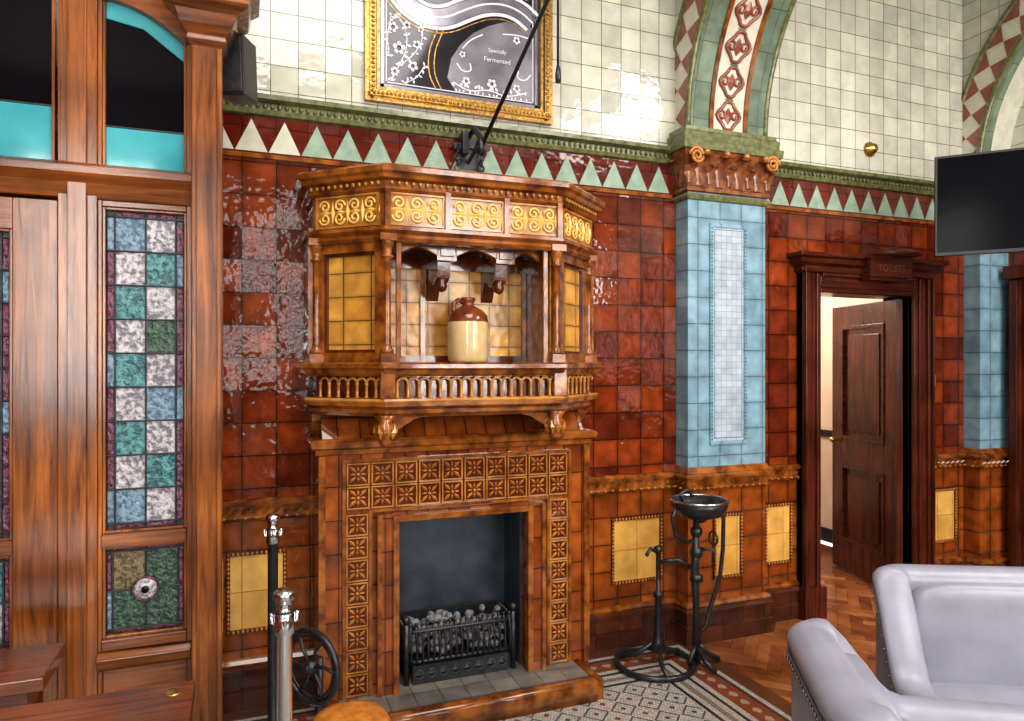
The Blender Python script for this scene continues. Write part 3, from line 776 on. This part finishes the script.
for x, z, s in ((.73, 3.17, .034), (.80, 3.09, .028), (.70, 3.27, .028), (.82, 3.20, .024), (.71, 3.05, .024), (.77, 3.29, .022), (.84, 3.28, .018), (1.08, 3.055, .024), (1.22, 3.06, .028), (1.36, 3.055, .024), (1.36, 3.31, .022), (1.06, 3.19, .018)): flower(x, z, s)
for pth in ([(.69, 3.0), (.73, 3.08), (.77, 3.17), (.77, 3.26), (.72, 3.34)], [(.73, 3.08), (.80, 3.14), (.85, 3.22), (.85, 3.31)], [(.76, 3.0), (.82, 3.03), (.86, 3.10)], [(.68, 3.12), (.67, 3.22), (.69, 3.32)]):
    b.ribbon(smooth(pth), .004, gy-.001, .002, 'etch')
    for i, (x, z) in enumerate(smooth(pth, 1)):
        lf(x, z, .026, i*1.1+.5); lf(x, z, .022, i*1.1+2.6)
b.ribbon(smooth([(1.01, 3.04), (1.1, 3.0), (1.2, 3.03), (1.3, 3.0), (1.42, 3.04)]), .006, gy-.001, .002, 'etch')
for i in range(16):
    x = 1.02+.026*i; lf(x, 3.02, .028, pi/2+.9*math.cos(i*2.2))
    lf(x, 3.01, .02, -pi/2+.7*math.cos(i*1.7))
for pth in ([(1.03, 3.14), (1.06, 3.10), (1.11, 3.11), (1.10, 3.15)], [(1.44, 3.14), (1.41, 3.10), (1.36, 3.11), (1.37, 3.15)], [(1.06, 3.22), (1.10, 3.27), (1.17, 3.31)], [(1.44, 3.33), (1.36, 3.34), (1.28, 3.33)]): b.ribbon(smooth(pth), .007, gy-.001, .002, 'etch')
mir = b.obj('engraved_pub_mirror')
def text(body, loc, size, rot, mat, parent, ext_=.001):
    cu = bpy.data.curves.new('lettering', 'FONT'); cu.body = body; cu.size = size; cu.extrude = ext_; cu.align_x = 'CENTER'
    ob = bpy.data.objects.new('lettering', cu); sc.collection.objects.link(ob)
    ob.location = loc; ob.rotation_euler = rot; ob.data.materials.append(M[mat]); ob.parent = parent
text('Specially', (1.25, -.017, 3.225), .030, (pi/2, 0, 0), 'etch', mir)
text('Fermented', (1.25, -.017, 3.175), .034, (pi/2, 0, 0), 'etch', mir)

# iron bracket with rods
b = B()
b.box(1.05, 1.17, -.02, -.002, 2.60, 2.80, 'iron')
b.tube([(1.09, -.01, 2.76), (1.09, -.12, 2.78), (1.09, -.22, 2.70), (1.09, -.23, 2.62)], .014, 'iron')
b.tube([(1.09, -.01, 2.63), (1.09, -.12, 2.66), (1.09, -.2, 2.70)], .010, 'iron')
b.tube([(1.09, -.20, 2.64), (1.72, -1.54, 4.6)], .010, 'iron')
b.ball((1.09, -.2, 2.65), .022, 'iron')
b.box(1.04, 1.07, -.09, -.02, 2.66, 2.77, 'iron'); b.box(1.0, 1.2, -.05, -.03, 2.70, 2.72, 'iron')
for i in range(6):
    b.tube(circ(1.15, -.05, 2.74-.028*i, .017, 8, 'xz' if i % 2 else 'yz'), .0045, 'iron', 5, True)
for i in range(5):
    b.tube(circ(1.02, -.06, 2.70-.028*i, .016, 8, 'yz' if i % 2 else 'xz'), .0045, 'iron', 5, True)
b.obj('iron_wall_bracket')
b = B()
b.tube([(1.33, -.6, 4.6), (1.33, -.6, 2.93)], .006, 'iron'); b.lathe(1.33, -.6, [(0, 2.86), (.012, 2.865), (.014, 2.90), (.008, 2.94), (0, 2.945)], 'iron', 10)
b.obj('window_pull_rod')

# ------------------------------------------------------------------ toilets door
b = B()
def arch_side(x0, x1):
    b.box(x0, x1, -.05, -.001, 0, 2.17, 'mahz')
    s = 1 if x1 > 3.8 else -1
    inn = x0 if s > 0 else x1
    for u0, u1, d in ((0, .022, .03), (.03, .045, .065), (.105, .125, .07), (.135, .15, .085)):
        aa, bb = inn+s*u0, inn+s*u1; b.box(min(aa, bb), max(aa, bb), -d, -.001, 0, 2.165, 'mahz')
    b.box(x0-.01, x1+.01, -.09, -.001, 0, .2, 'mahz')
arch_side(DX0-.15, DX0); arch_side(DX1, DX1+.15)
b.box(DX0, DX1, -.05, -.001, DZ, 2.17, 'mahx')
for z0, z1, d in ((DZ, DZ+.022, .053), (DZ+.03, DZ+.045, .065), (DZ+.10, DZ+.12, .07)): b.box(DX0, DX1, -d, -.001, z0, z1, 'mahx')
b.sweep([(DX0-.16, -.001), (DX0-.16, -.06), (DX1+.16, -.06), (DX1+.16, -.001)], [(-.05, 2.165), (0, 2.165), (.012, 2.18), (.01, 2.2), (.045, 2.225), (.05, 2.25), (.07, 2.262), (.07, 2.285), (-.05, 2.29)], 'mahx')
b.box(DX0-.15, DX1+.15, -.08, -.001, 2.17, 2.284, 'mahx')
b.box(DX0-.02, DX0, -.02, .2, 0, DZ, 'mahz'); b.box(DX1, DX1+.02, -.02, .2, 0, DZ, 'mahz'); b.box(DX0, DX1, -.02, .2, DZ-.001, DZ+.02, 'mahx')
b.obj('trim_4', .002)
b = B()
b.box(3.70, 4.06, -.165, -.14, 2.15, 2.265, 'mahx'); b.box(3.68, 4.08, -.175, -.13, 2.265, 2.28, 'mahx'); b.box(3.72, 4.04, -.14, -.081, 2.13, 2.26, 'mahx')
b.lathe(3.88, -.15, [(0, 2.28), (.18, 2.28), (.14, 2.31), (0, 2.32)], 'mahx', 20)
sg = b.obj('toilets_sign')
text('TOILETS', (3.88, -.166, 2.185), .062, (pi/2, 0, 0), 'sign', sg)
b = B()
b.T = Matrix.Translation((DX1-.01, .03, 0)) @ Matrix.Rotation(math.radians(75), 4, 'Z')
w = .78
b.box(.13, w-.13, .018, .030, .24, 1.88, 'mahz')
for (a, c, z0, z1) in ((0, .13, .012, 2.035), (w-.13, w, .012, 2.035), (.13, w-.13, .012, .24), (.13, w-.13, .82, 1.02), (.13, w-.13, 1.88, 2.035)):
    b.box(a, c, 0, .048, z0, z1, 'mahz')
for z0, z1 in ((.24, .82), (1.02, 1.88)):
    b.box(.20, w-.20, .006, .042, z0+.07, z1-.07, 'mahz')
    for (a, c, q0, q1) in ((.13, .155, z0, z1), (w-.155, w-.13, z0, z1), (.155, w-.155, z0, z0+.025), (.155, w-.155, z1-.025, z1)):
        b.box(a, c, -.010, .058, q0, q1, 'mahx')
b.ball((w-.06, .085, 1.0), .022, 'brass'); b.tube([(w-.06, .04, 1.0), (w-.06, .08, 1.0)], .01, 'brass')
b.T = None
b.obj('door_2', .002)

b = B()
b.box(XR-.05, XR-.001, -.36, -.18, 0, 2.17, 'mahz'); b.box(XR-.05, XR-.001, -1.4, -1.22, 0, 2.17, 'mahz'); b.box(XR-.05, XR-.001, -1.22, -.36, 2.05, 2.17, 'mahz')
b.box(XR-.10, XR-.001, -.24, -.19, 0, 2.17, 'mahz'); b.box(XR-.12, XR-.001, -1.45, -.16, 2.18, 2.27, 'mahz'); b.box(XR-.02, XR-.001, -1.22, -.36, 0, 2.05, 'mahz')
for z0, z1 in ((.2, .9), (1.05, 1.9)): b.box(XR-.035, XR-.001, -1.1, -.48, z0, z1, 'mahz')
b.obj('door_3', .003)

b = B()
b.T = Matrix.Translation((3.87, -.001, 3.01)) @ Matrix.Rotation(pi/2, 4, 'X')
b.lathe(0, 0, [(.05, 0), (.05, .012), (.035, .02), (.03, .045), (.0, .05)], 'brass', 18); b.T = None
b.obj('brass_wall_rosette')
b = B(); b.box(4.40, 4.47, -.012, -.001, 1.44, 1.52, 'white'); b.box(4.425, 4.445, -.018, -.01, 1.465, 1.495, 'white'); b.obj('light_switch', .002)

# ------------------------------------------------------------------ TV
b = B()
p0 = Vector((3.64, -.65, 0)); dr = Vector((.68, -.733, 0)).normalized(); nr = Vector((dr.y, -dr.x, 0))
T = Matrix.Identity(4)
for r_ in range(3): T[r_][0] = dr[r_]; T[r_][1] = -nr[r_]; T[r_][2] = (0, 0, 1)[r_]; T[r_][3] = (p0+Vector((0, 0, 2.2)))[r_]
b.T = T
b.box(0, .98, 0, .035, 0, .56, 'black'); b.box(.012, .968, -.002, .003, .02, .548, 'screen')
b.box(.35, .65, .035, .08, .12, .4, 'black')
b.box(.47, .53, .05, .10, .2, 2.4, 'black'); b.box(.42, .58, .02, .13, 2.38, 2.4, 'black')
b.T = None
b.obj('television', .003)

# ------------------------------------------------------------------ wooden screen with leaded glass
b = B()
SY = -.60
def ubox(x0, x1, z0, z1, d0=0, k='woodz', back=.05): b.box(x0, x1, SY-d0, SY+back, z0, z1, k)
ubox(-.173, -.068, 0.007, 2.80, .07, 'woodz', .08)
for xa in (-.170, -.086): ubox(xa, xa+.015, .14, 2.75, .082, 'woodz', 0)
ubox(-.182, -.060, 0.007, .14, .09, 'woodz', .08)
b.sweep([(-.175, -.52), (-.175, -.67), (-.066, -.67), (-.066, -.52)], [(-.03, 2.76), (.0, 2.76), (.015, 2.78), (.01, 2.80), (.035, 2.83), (.05, 2.87), (.09, 2.90), (.10, 2.95), (.13, 2.97), (.13, 3.02), (-.03, 3.03)], 'woodx')
ubox(-.175, -.066, 2.80, 3.3, .06, 'woodz', .08)
for (xa, xb) in ((-.597, -.478), (-1.52, -1.40)):
    ubox(xa, xb, 0.007, 3.2, .035)
    b.box(xa+.03, xb-.03, SY-.05, SY, .1, 3.1, 'woodz')
b.box(-1.52, -.06, SY-.032, SY+.05, 2.93, 3.3, 'woodx')
b.sweep([(-1.5, SY), (-.17, SY)], [(0, 2.178), (.03, 2.18), (.04, 2.2), (.05, 2.23), (.075, 2.26), (.08, 2.285), (.05, 2.30), (0, 2.30)], 'woodx')
gx0_, gx1_ = -.465, -.191
ubox(-.478, gx0_, 0.007, 2.95, .02); ubox(gx1_, -.173, 0.007, 2.95, .02)
ubox(gx0_, gx1_, 2.159, 2.18, .02, 'woodx'); ubox(gx0_, gx1_, .942, .989, .03, 'woodx'); ubox(gx0_, gx1_, .575, .613, .03, 'woodx')
b.sweep([(-.478, SY), (-.175, SY)], [(0, .50), (.03, .505), (.045, .52), (.055, .55), (.04, .57), (0, .575)], 'woodx')
ubox(gx0_, gx1_, 0.007, .5, .0, 'woodx'); ubox(gx0_+.04, gx1_-.04, .1, .42, .018, 'woodx')
def bead(x0, x1, z0, z1):
    for (a, c, q0, q1) in ((x0, x0+.01, z0, z1), (x1-.01, x1, z0, z1), (x0+.01, x1-.01, z0, z0+.01), (x0+.01, x1-.01, z1-.01, z1)):
        b.box(a, c, SY-.012, SY+.02, q0, q1, 'woodz')
def leaded(x0, x1, z0, z1, cols, rows, bw=.034, pal=None):
    b.box(x0, x1, SY+.0135, SY+.0195, z0, z1, 'lead')
    xi0, xi1, zi0, zi1 = x0+bw, x1-bw, z0+bw*.8, z1-bw*.8
    ew = .003
    for side in (0, 1):
        xa, xb = ((x0+.01, xi0) if side == 0 else (xi1, x1-.01))
        n = rows
        for i in range(n):
            za = zi0+(zi1-zi0)*i/n; zb = zi0+(zi1-zi0)*(i+1)/n
            b.box(xa+ew, xb-ew, SY+.004, SY+.013, za+ew, zb-ew, 'g_purp' if (i+side) % 4 else 'g_blue')
    for za, zb in ((z0+.01, zi0), (zi1, z1-.01)):
        for i in range(cols):
            xa = xi0+(xi1-xi0)*i/cols; xb = xi0+(xi1-xi0)*(i+1)/cols
            b.box(xa+ew, xb-ew, SY+.004, SY+.013, za+ew, zb-ew, 'g_purp')
    for r in range(rows):
        for c in range(cols):
            xa = xi0+(xi1-xi0)*c/cols; xb = xi0+(xi1-xi0)*(c+1)/cols; za = zi0+(zi1-zi0)*r/rows; zb = zi0+(zi1-zi0)*(r+1)/rows
            if rows > 4:
                cool = ['g_teal', 'g_green', 'g_teal', 'g_teal', 'g_teal', 'g_blue', 'g_teal', 'g_teal', 'g_teal']
                k = 'g_pale' if (r+c) % 2 else cool[(r+c*5) % 9]
                if (r*7+c*3) % 8 == 0: k = 'g_blue'
            else: k = pal[(r*2+c) % len(pal)]
            j = random.uniform(-.0015, .0015)
            o = b.V([(xa+ew, SY+.006+j, za+ew), (xb-ew, SY+.006-j, za+ew), (xb-ew, SY+.006+j, zb-ew), (xa+ew, SY+.006-j, zb-ew)])
            b.F([o, o+1, o+2, o+3], k)
    for c in range(cols+1):
        xa = xi0+(xi1-xi0)*c/cols; b.box(xa-.003, xa+.003, SY-.001, SY+.0125, z0+.01, z1-.01, 'lead')
    for r in range(rows+1):
        za = zi0+(zi1-zi0)*r/rows; b.box(x0+.01, x1-.01, SY-.002, SY+.012, za-.003, za+.003, 'lead')
    bead(x0, x1, z0, z1)
leaded(gx0_, gx1_, .989, 2.159, 2, 9, .038)
leaded(gx0_, gx1_, .613, .942, 2, 2, .03, ['g_green', 'g_green', 'g_amber', 'g_green'])
b.ball((-.328, SY-.004, .777), (.040, .016, .040), 'g_pale', 16, 8); b.tube(circ(-.328, SY-.006, .777, .042, 20), .005, 'g_purp', 6, True)
b.ball((-.328, SY-.018, .777), (.014, .008, .014), 'g_dark', 10, 6)
for (xa, xb, tz) in ((gx0_, gx1_, 2.45), (-1.39, -.61, 2.50)):
    b.box(xa, xb, SY+.0135, SY+.02, 2.30, 2.95, 'g_dark'); b.box(xa, xb, SY+.004, SY+.012, 2.30, tz, 'g_turq')
    b.box(xa, xb, SY+.003, SY+.013, tz, tz+.007, 'lead'); bead(xa, xb, 2.30, 2.94)
b.ext([(gx0_+.01, SY+.004, 2.93), (gx0_+.01, SY+.004, 2.84), (gx0_+.13, SY+.004, 2.82), (gx1_-.01, SY+.004, 2.72), (gx1_-.01, SY+.004, 2.80), (gx0_+.16, SY+.004, 2.93)], (0, .008, 0), 'g_turq')
hd = [(gx0_, SY-.028, 2.95)]+[(gx0_+(gx1_-gx0_)*t, SY-.028, 2.90-.13*t*t) for t in [i/8 for i in range(9)]]+[(gx1_, SY-.028, 2.95)]
b.ext(hd, (0, .06, 0), 'woodx')
b.obj('leaded_glass_screen', .003)
b = B()
dx0, dx1 = -1.395, -.60
sx0, sx1 = dx0+.14, dx1-.135
for (a, c, z0, z1, k) in ((dx0, sx0, .01, 2.17, 'woodz'), (sx1, dx1, .01, 2.17, 'woodz'), (sx0, sx1, 2.06, 2.17, 'woodx'), (sx0, sx1, .94, .99, 'woodx'), (sx0, sx1, .5, .61, 'woodx'), (sx0, sx1, .01, .12, 'woodx')):
    b.box(a, c, SY-.015, SY+.03, z0, z1, k)
b.box(sx0, sx1, SY+.0, SY+.02, .12, .5, 'woodz'); b.box(dx0+.2, dx1-.2, SY-.012, SY+.0, .17, .45, 'woodz')
leaded(sx0, sx1, .99, 2.06, 4, 9, .036)
leaded(sx0, sx1, .61, .94, 4, 2, .03, ['g_green', 'g_teal', 'g_amber', 'g_pale'])
b.obj('door_1', .003)

b = B()
b.T = Matrix.Translation((-.005, -.46, 2.65)) @ Matrix.Rotation(math.radians(-20), 4, 'Z') @ Matrix.Rotation(math.radians(6), 4, 'X')
b.box(-.05, .05, -.09, .06, 0, .23, 'black'); b.box(-.043, .043, -.098, -.088, .01, .22, 'iron')
b.T = None
b.tube([(-.065, -.5, 2.78), (0, -.44, 2.78)], .012, 'black')
b.obj('wall_speaker', .004)

# ------------------------------------------------------------------ stanchions
def stanchion(name, x, y, r, topz, kt):
    b = B()
    b.lathe(x, y, [(0, .007), (.10, .007), (.10, .02), (.085, .035), (.04, .05), (r, .07), (r, topz-.12), (r*1.3, topz-.115), (r*1.3, topz-.06), (r, topz-.055), (r, topz-.03), (r*1.35, topz-.025), (r*1.35, topz-.008), (r*.9, topz), (0, topz)],
            ['chrome']*5+[kt]*2+['chrome', 'iron', 'chrome', 'chrome', 'chrome', 'chrome', 'chrome'], 20)
    for a in range(4):
        t = a*pi/2; b.tube([(x+r*math.cos(t), y+r*math.sin(t), topz-.09), (x+(r+.012)*math.cos(t), y+(r+.012)*math.sin(t), topz-.085), (x+(r+.012)*math.cos(t), y+(r+.012)*math.sin(t), topz-.06)], .005, 'chrome', 6)
    return b.obj(name)
stanchion('rope_stanchion', .115, -.53, .020, 1.0, 'iron')
stanchion('rope_stanchion.001', .105, -1.52, .021, 1.0, 'chrome')

# flywheel on stand
b = B()
c = Vector((.245, -.72, .45)); b.T = Matrix.Translation(c) @ Matrix.Rotation(math.radians(-52), 4, 'Z')
b.tube(circ(0, 0, 0, .135, 32), .013, 'iron', 8, True); b.tube(circ(0, 0, 0, .114, 28), .005, 'iron', 6, True)
for j in range(6):
    a = j*pi/3; b.tube([(0, 0, 0), (.07*math.cos(a+.15), 0, .07*math.sin(a+.15)), (.13*math.cos(a), 0, .13*math.sin(a))], .007, 'iron', 6)
b.ball((0, 0, 0), (.028, .03, .028), 'iron'); b.tube([(0, -.03, 0), (0, .05, 0)], .012, 'iron')
b.tube([(0, .04, .02), (0, .04, -.44)], .016, 'iron')
for j in range(3):
    a = j*2*pi/3+.5; b.tube([(0, .04, -.34), (.04*math.cos(a), .04+.04*math.sin(a), -.40), (.07*math.cos(a), .04+.07*math.sin(a), -.434)], .01, 'iron')
b.T = None
b.obj('cast_iron_flywheel')

# spittoon stand
b = B()
cx, cy = 2.03, -.30
b.tube(circ(cx, cy, .022, .2, 36, 'xy'), .016, 'iron', 8, True)
for j in range(3):
    a = j*2*pi/3+.3; b.tube([(cx+.2*math.cos(a), cy+.2*math.sin(a), .025), (cx+.1*math.cos(a), cy+.1*math.sin(a), .05), (cx+.02, cy, .14)], .012, 'iron')
b.lathe(cx+.02, cy, [(0, .08), (.05, .09), (.03, .13), (.02, .2), (.016, .36), (.026, .37), (.026, .39), (.012, .40), (.012, .60), (.022, .605), (.022, .63), (0, .64)], 'iron', 14)
b.tube([(cx+.02, cy, .60), (cx-.04, cy-.02, .63), (cx-.07, cy-.03, .60)], .01, 'iron')
b.tube([(cx+.02, cy, .55), (cx+.12, cy-.03, .56), (cx+.22, cy-.06, .50)], .011, 'iron')
bx, by = cx+.21, cy-.07
b.tube([(bx, by, .02), (bx, by, .30), (bx-.01, by, .5), (bx, by, .78)], [.024, .018, .024, .016], 'iron', 10)
b.tube([(cx+.15, cy-.1, .022), (bx-.06, by-.03, .05), (bx, by, .12)], .014, 'iron')
b.tube([(bx+.13, by-.02, .022), (bx+.08, by, .05), (bx, by, .12)], .014, 'iron'); b.tube([(bx+.02, by-.14, .022), (bx, by-.08, .05), (bx, by, .12)], .014, 'iron')
b.lathe(bx+.02, by, [(0, .76), (.03, .76), (.045, .775), (.06, .78), (.12, .80), (.145, .84), (.15, .875), (.14, .875), (.13, .845), (.08, .82), (0, .81)], 'iron', 24)
b.tube(circ(bx+.02, by, .875, .148, 30, 'xy'), .007, 'chrome', 6, True)
b.tube([(bx+.16, by, .87), (bx+.175, by, .80), (bx+.17, by, .6), (bx+.15, by, .45), (bx+.09, by, .3), (bx+.06, by, .2), (bx, by, .16)], .011, 'iron')
b.tube([(bx-.12, by, .85), (bx-.15, by, .80), (bx-.13, by, .70), (bx-.05, by, .66), (bx, by, .66)], .011, 'iron')
b.tube([(bx-.10, by-.02, .88), (bx-.12, by-.02, .92), (bx-.07, by-.02, .94), (bx-.04, by-.02, .90)], .008, 'iron')
b.ball((bx, by, .60), .036, 'iron'); b.ball((bx, by, .71), .034, 'iron'); b.lathe(bx, by, [(0, .44), (.035, .45), (.035, .48), (0, .49)], 'iron', 12)
b.tube([(bx, by, .62), (bx+.07, by-.05, .62), (bx+.07, by-.05, .56)], .010, 'iron'); b.tube(circ(bx+.07, by-.05, .68, .035, 12, 'yz'), .006, 'iron', 6, True)
b.obj('cast_iron_spittoon_stand')

# ------------------------------------------------------------------ leather armchairs
def tub(name, loc, rotz, W=.74, D=.74, arm=.62, back=.88, mat='leather', rise=.30, ftop=.12):
    b = B()
    b.T = Matrix.Translation(loc) @ Matrix.Rotation(rotz, 4, 'Z')
    r = .12; hw = W/2; pts = []
    yb = D/2; yf = -D/2
    n1 = 16
    for i in range(n1): pts.append((-hw, yf+(yb-r-yf)*i/n1, -1, 0))
    for i in range(9):
        a = pi-i*(pi/2)/8; pts.append((-hw+r+r*math.cos(a), yb-r+r*math.sin(a), math.cos(a), math.sin(a)))
    for i in range(1, 8): pts.append((-hw+r+(W-2*r)*i/8, yb, 0, 1))
    for i in range(9):
        a = pi/2-i*(pi/2)/8; pts.append((hw-r+r*math.cos(a), yb-r+r*math.sin(a), math.cos(a), math.sin(a)))
    for i in range(1, n1+1): pts.append((hw, yb-r+(yf-yb+r)*i/n1, 1, 0))
    def H(y):
        t = (y-(yf+rise))/(yb-ftop-(yf+rise)); t = min(1, max(0, t)); t = t*t*(3-2*t)
        return arm+(back-arm)*t
    th = .10; rings = []
    for x, y, nx, ny in pts:
        h = H(y)
        s_ = [(-.01, .12), (0, .2), (.0, .35), (.0, h-.11), (.006, h-.06)]
        for j in range(9):
            a = -.2+j*(pi+.4)/8
            s_.append((-th/2+(th/2+.014)*math.cos(a), h-.045+.045*math.sin(a)))
        s_ += [(-th, h-.10), (-th+.01, .42), (-th+.01, .12)]
        rings.append(b.V([(x+nx*o, y+ny*o, z) for o, z in s_]))
    c = len(s_)
    for i in range(len(pts)-1):
        for j in range(c-1): b.F([rings[i]+j, rings[i]+j+1, rings[i+1]+j+1, rings[i+1]+j], mat, True)
        b.F([rings[i], rings[i+1], rings[i+1]+c-1, rings[i]+c-1], mat)
    b.F([rings[0]+j for j in range(c)], mat); b.F([rings[-1]+j for j in range(c)], mat)
    b.ball((0, yb-th-.02, .60), (hw-th-.005, .05, back-.64), mat, 32, 14, .35)
    b.ball((0, -.045, .385), (hw-th+.005, D/2-.045, .07), mat, 32, 14, .3)
    b.tube([(-hw+th+.02, yf+.012, .39), (hw-th-.02, yf+.012, .39)], .006, 'leatherd', 6)
    b.box(-hw+.02, hw-.02, yf+.01, yb-.03, .13, .34, mat)
    for sx in (-1, 1):
        for yy in (yf+.06, yb-.10):
            b.lathe(sx*(hw-.07), yy, [(0, .007), (.015, .007), (.028, .14), (0, .14)], 'mahz', 10)
    pp = [(x+nx*.009, y+ny*.009, H(y)-.075) for x, y, nx, ny in pts]
    b.tube(pp, .004, 'leatherd', 5)
    pi_ = [(x-nx*(th+.004), y-ny*(th+.004), H(y)-.085) for x, y, nx, ny in pts]
    b.tube(pi_, .004, 'leatherd', 5)
    for i in range(len(pp)-1):
        for u in (0, .5):
            q = Vector(pp[i]).lerp(Vector(pp[i+1]), u); nx, ny = pts[i][2], pts[i][3]
            b.ball((q.x+nx*.002, q.y+ny*.002, q.z-.014), .0055, 'stud', 6, 4)
    for sx in (-1, 1):
        xc = sx*(hw-th/2)
        fp = [(xc+sx*.046, yf-.001, z_) for z_ in [.15+.022*k for k in range(18)]]+[(xc+.05*math.cos(a), yf-.001, arm-.055+.042*math.sin(a)) for a in [k*pi/8 for k in range(9)]]
        for q in fp: b.ball(q, .0055, 'stud', 6, 4)
    b.T = None
    return b.obj(name)
tub('leather_armchair', (1.54, -2.30, 0), math.radians(58), W=.62, D=.60, arm=.69, back=.89, rise=.30, ftop=.08)
tub('leather_armchair.001', (2.50, -1.96, 0), math.radians(-26), W=.92, D=.70, arm=.50, back=.84, rise=.40, ftop=.08)

# stool
b = B()
sx, sy = .30, -1.36
b.lathe(sx, sy, [(0, .55), (.08, .555), (.105, .55), (.118, .53), (.12, .51), (.112, .48), (0, .475)], 'tan', 28)
for j in range(24):
    a = j*2*pi/24; b.ball((sx+.117*math.cos(a), sy+.117*math.sin(a), .495), .006, 'brass', 6, 4)
b.lathe(sx, sy, [(0, .48), (.10, .48), (.10, .45), (0, .45)], 'mahz', 24)
for j in range(4):
    a = j*pi/2+.6; b.tube([(sx+.075*math.cos(a), sy+.075*math.sin(a), .45), (sx+.10*math.cos(a), sy+.10*math.sin(a), .007)], [.018, .012], 'mahz')
b.tube(circ(sx, sy, .16, .095, 24, 'xy'), .008, 'mahz', 6, True)
b.obj('leather_stool')

def table(x0, x1, y0, y1, zt, th=.04):
    b = B()
    b.box(x0, x1, y0, y1, zt-th, zt, 'tabx'); b.box(x0+.05, x1-.05, y0+.05, y1-.05, zt-.12, zt-th, 'tabx')
    for xx in (x0+.08, x1-.08):
        for yy in (y0+.08, y1-.08):
            b.lathe(xx, yy, [(0, .007), (.02, .007), (.024, .1), (.032, .14), (.022, .2), (.026, zt-.3), (.036, zt-.2), (.034, zt-.1), (0, zt-.1)], 'tabx', 12)
    return b
b = table(-1.25, -.117, -2.2, -1.41, .75)
b.lathe(-.165, -1.47, [(0, .7495), (.022, .7495), (.022, .7525), (0, .753)], 'brass', 18)
b.obj('pub_table', .004)
table(-1.3, -.53, -1.12, -.84, .70).obj('wooden_bench', .004)

# ------------------------------------------------------------------ lights
def area(name, loc, rot, sx, sy, e, col=(1, 1, 1)):
    l = bpy.data.lights.new(name, 'AREA'); l.shape = 'RECTANGLE'; l.size = sx; l.size_y = sy; l.energy = e; l.color = col
    o = bpy.data.objects.new(name, l); o.location = loc; o.rotation_euler = rot; sc.collection.objects.link(o)
for i, (w0, w1) in enumerate(wins):
    area('window_daylight_%d' % i, ((w0+w1)/2, YF-.25, 2.5), (pi/2, 0, 0), w1-w0, 2.8, (240, 36, 260, 200)[i], (1, .98, .95))
area('ambient_fill_a', (.6, -3.0, 4.55), (0, 0, 0), 2.0, 2.0, 105, (1, .96, .9))  # soft overhead fill added to lift the ambient, not an actual fitting
area('ambient_fill_b', (3.8, -3.0, 4.1), (0, 0, 0), 1.2, 2.0, 85, (1, .96, .9))  # second added fill, brightens the door wall side; no fixture behind it
pl = bpy.data.lights.new('corridor_lamp', 'POINT'); pl.energy = 45; pl.shadow_soft_size = .15; pl.color = (1, .93, .82)
o = bpy.data.objects.new('corridor_lamp', pl); o.location = (3.9, 1.5, 2.4); sc.collection.objects.link(o)
w = bpy.data.worlds.new('world'); sc.world = w; w.use_nodes = True
w.node_tree.nodes['Background'].inputs[0].default_value = (.88, .94, 1, 1); w.node_tree.nodes['Background'].inputs[1].default_value = 1.6

cam = bpy.data.cameras.new('camera'); co = bpy.data.objects.new('camera', cam); sc.collection.objects.link(co)
co.location = (0, -3.47, 1.6); co.rotation_euler = (pi/2, 0, -math.radians(21.1))
cam.sensor_width = 36; cam.lens = 700/1024*36; cam.shift_y = 2.5/1024; cam.clip_start = .05
sc.camera = co
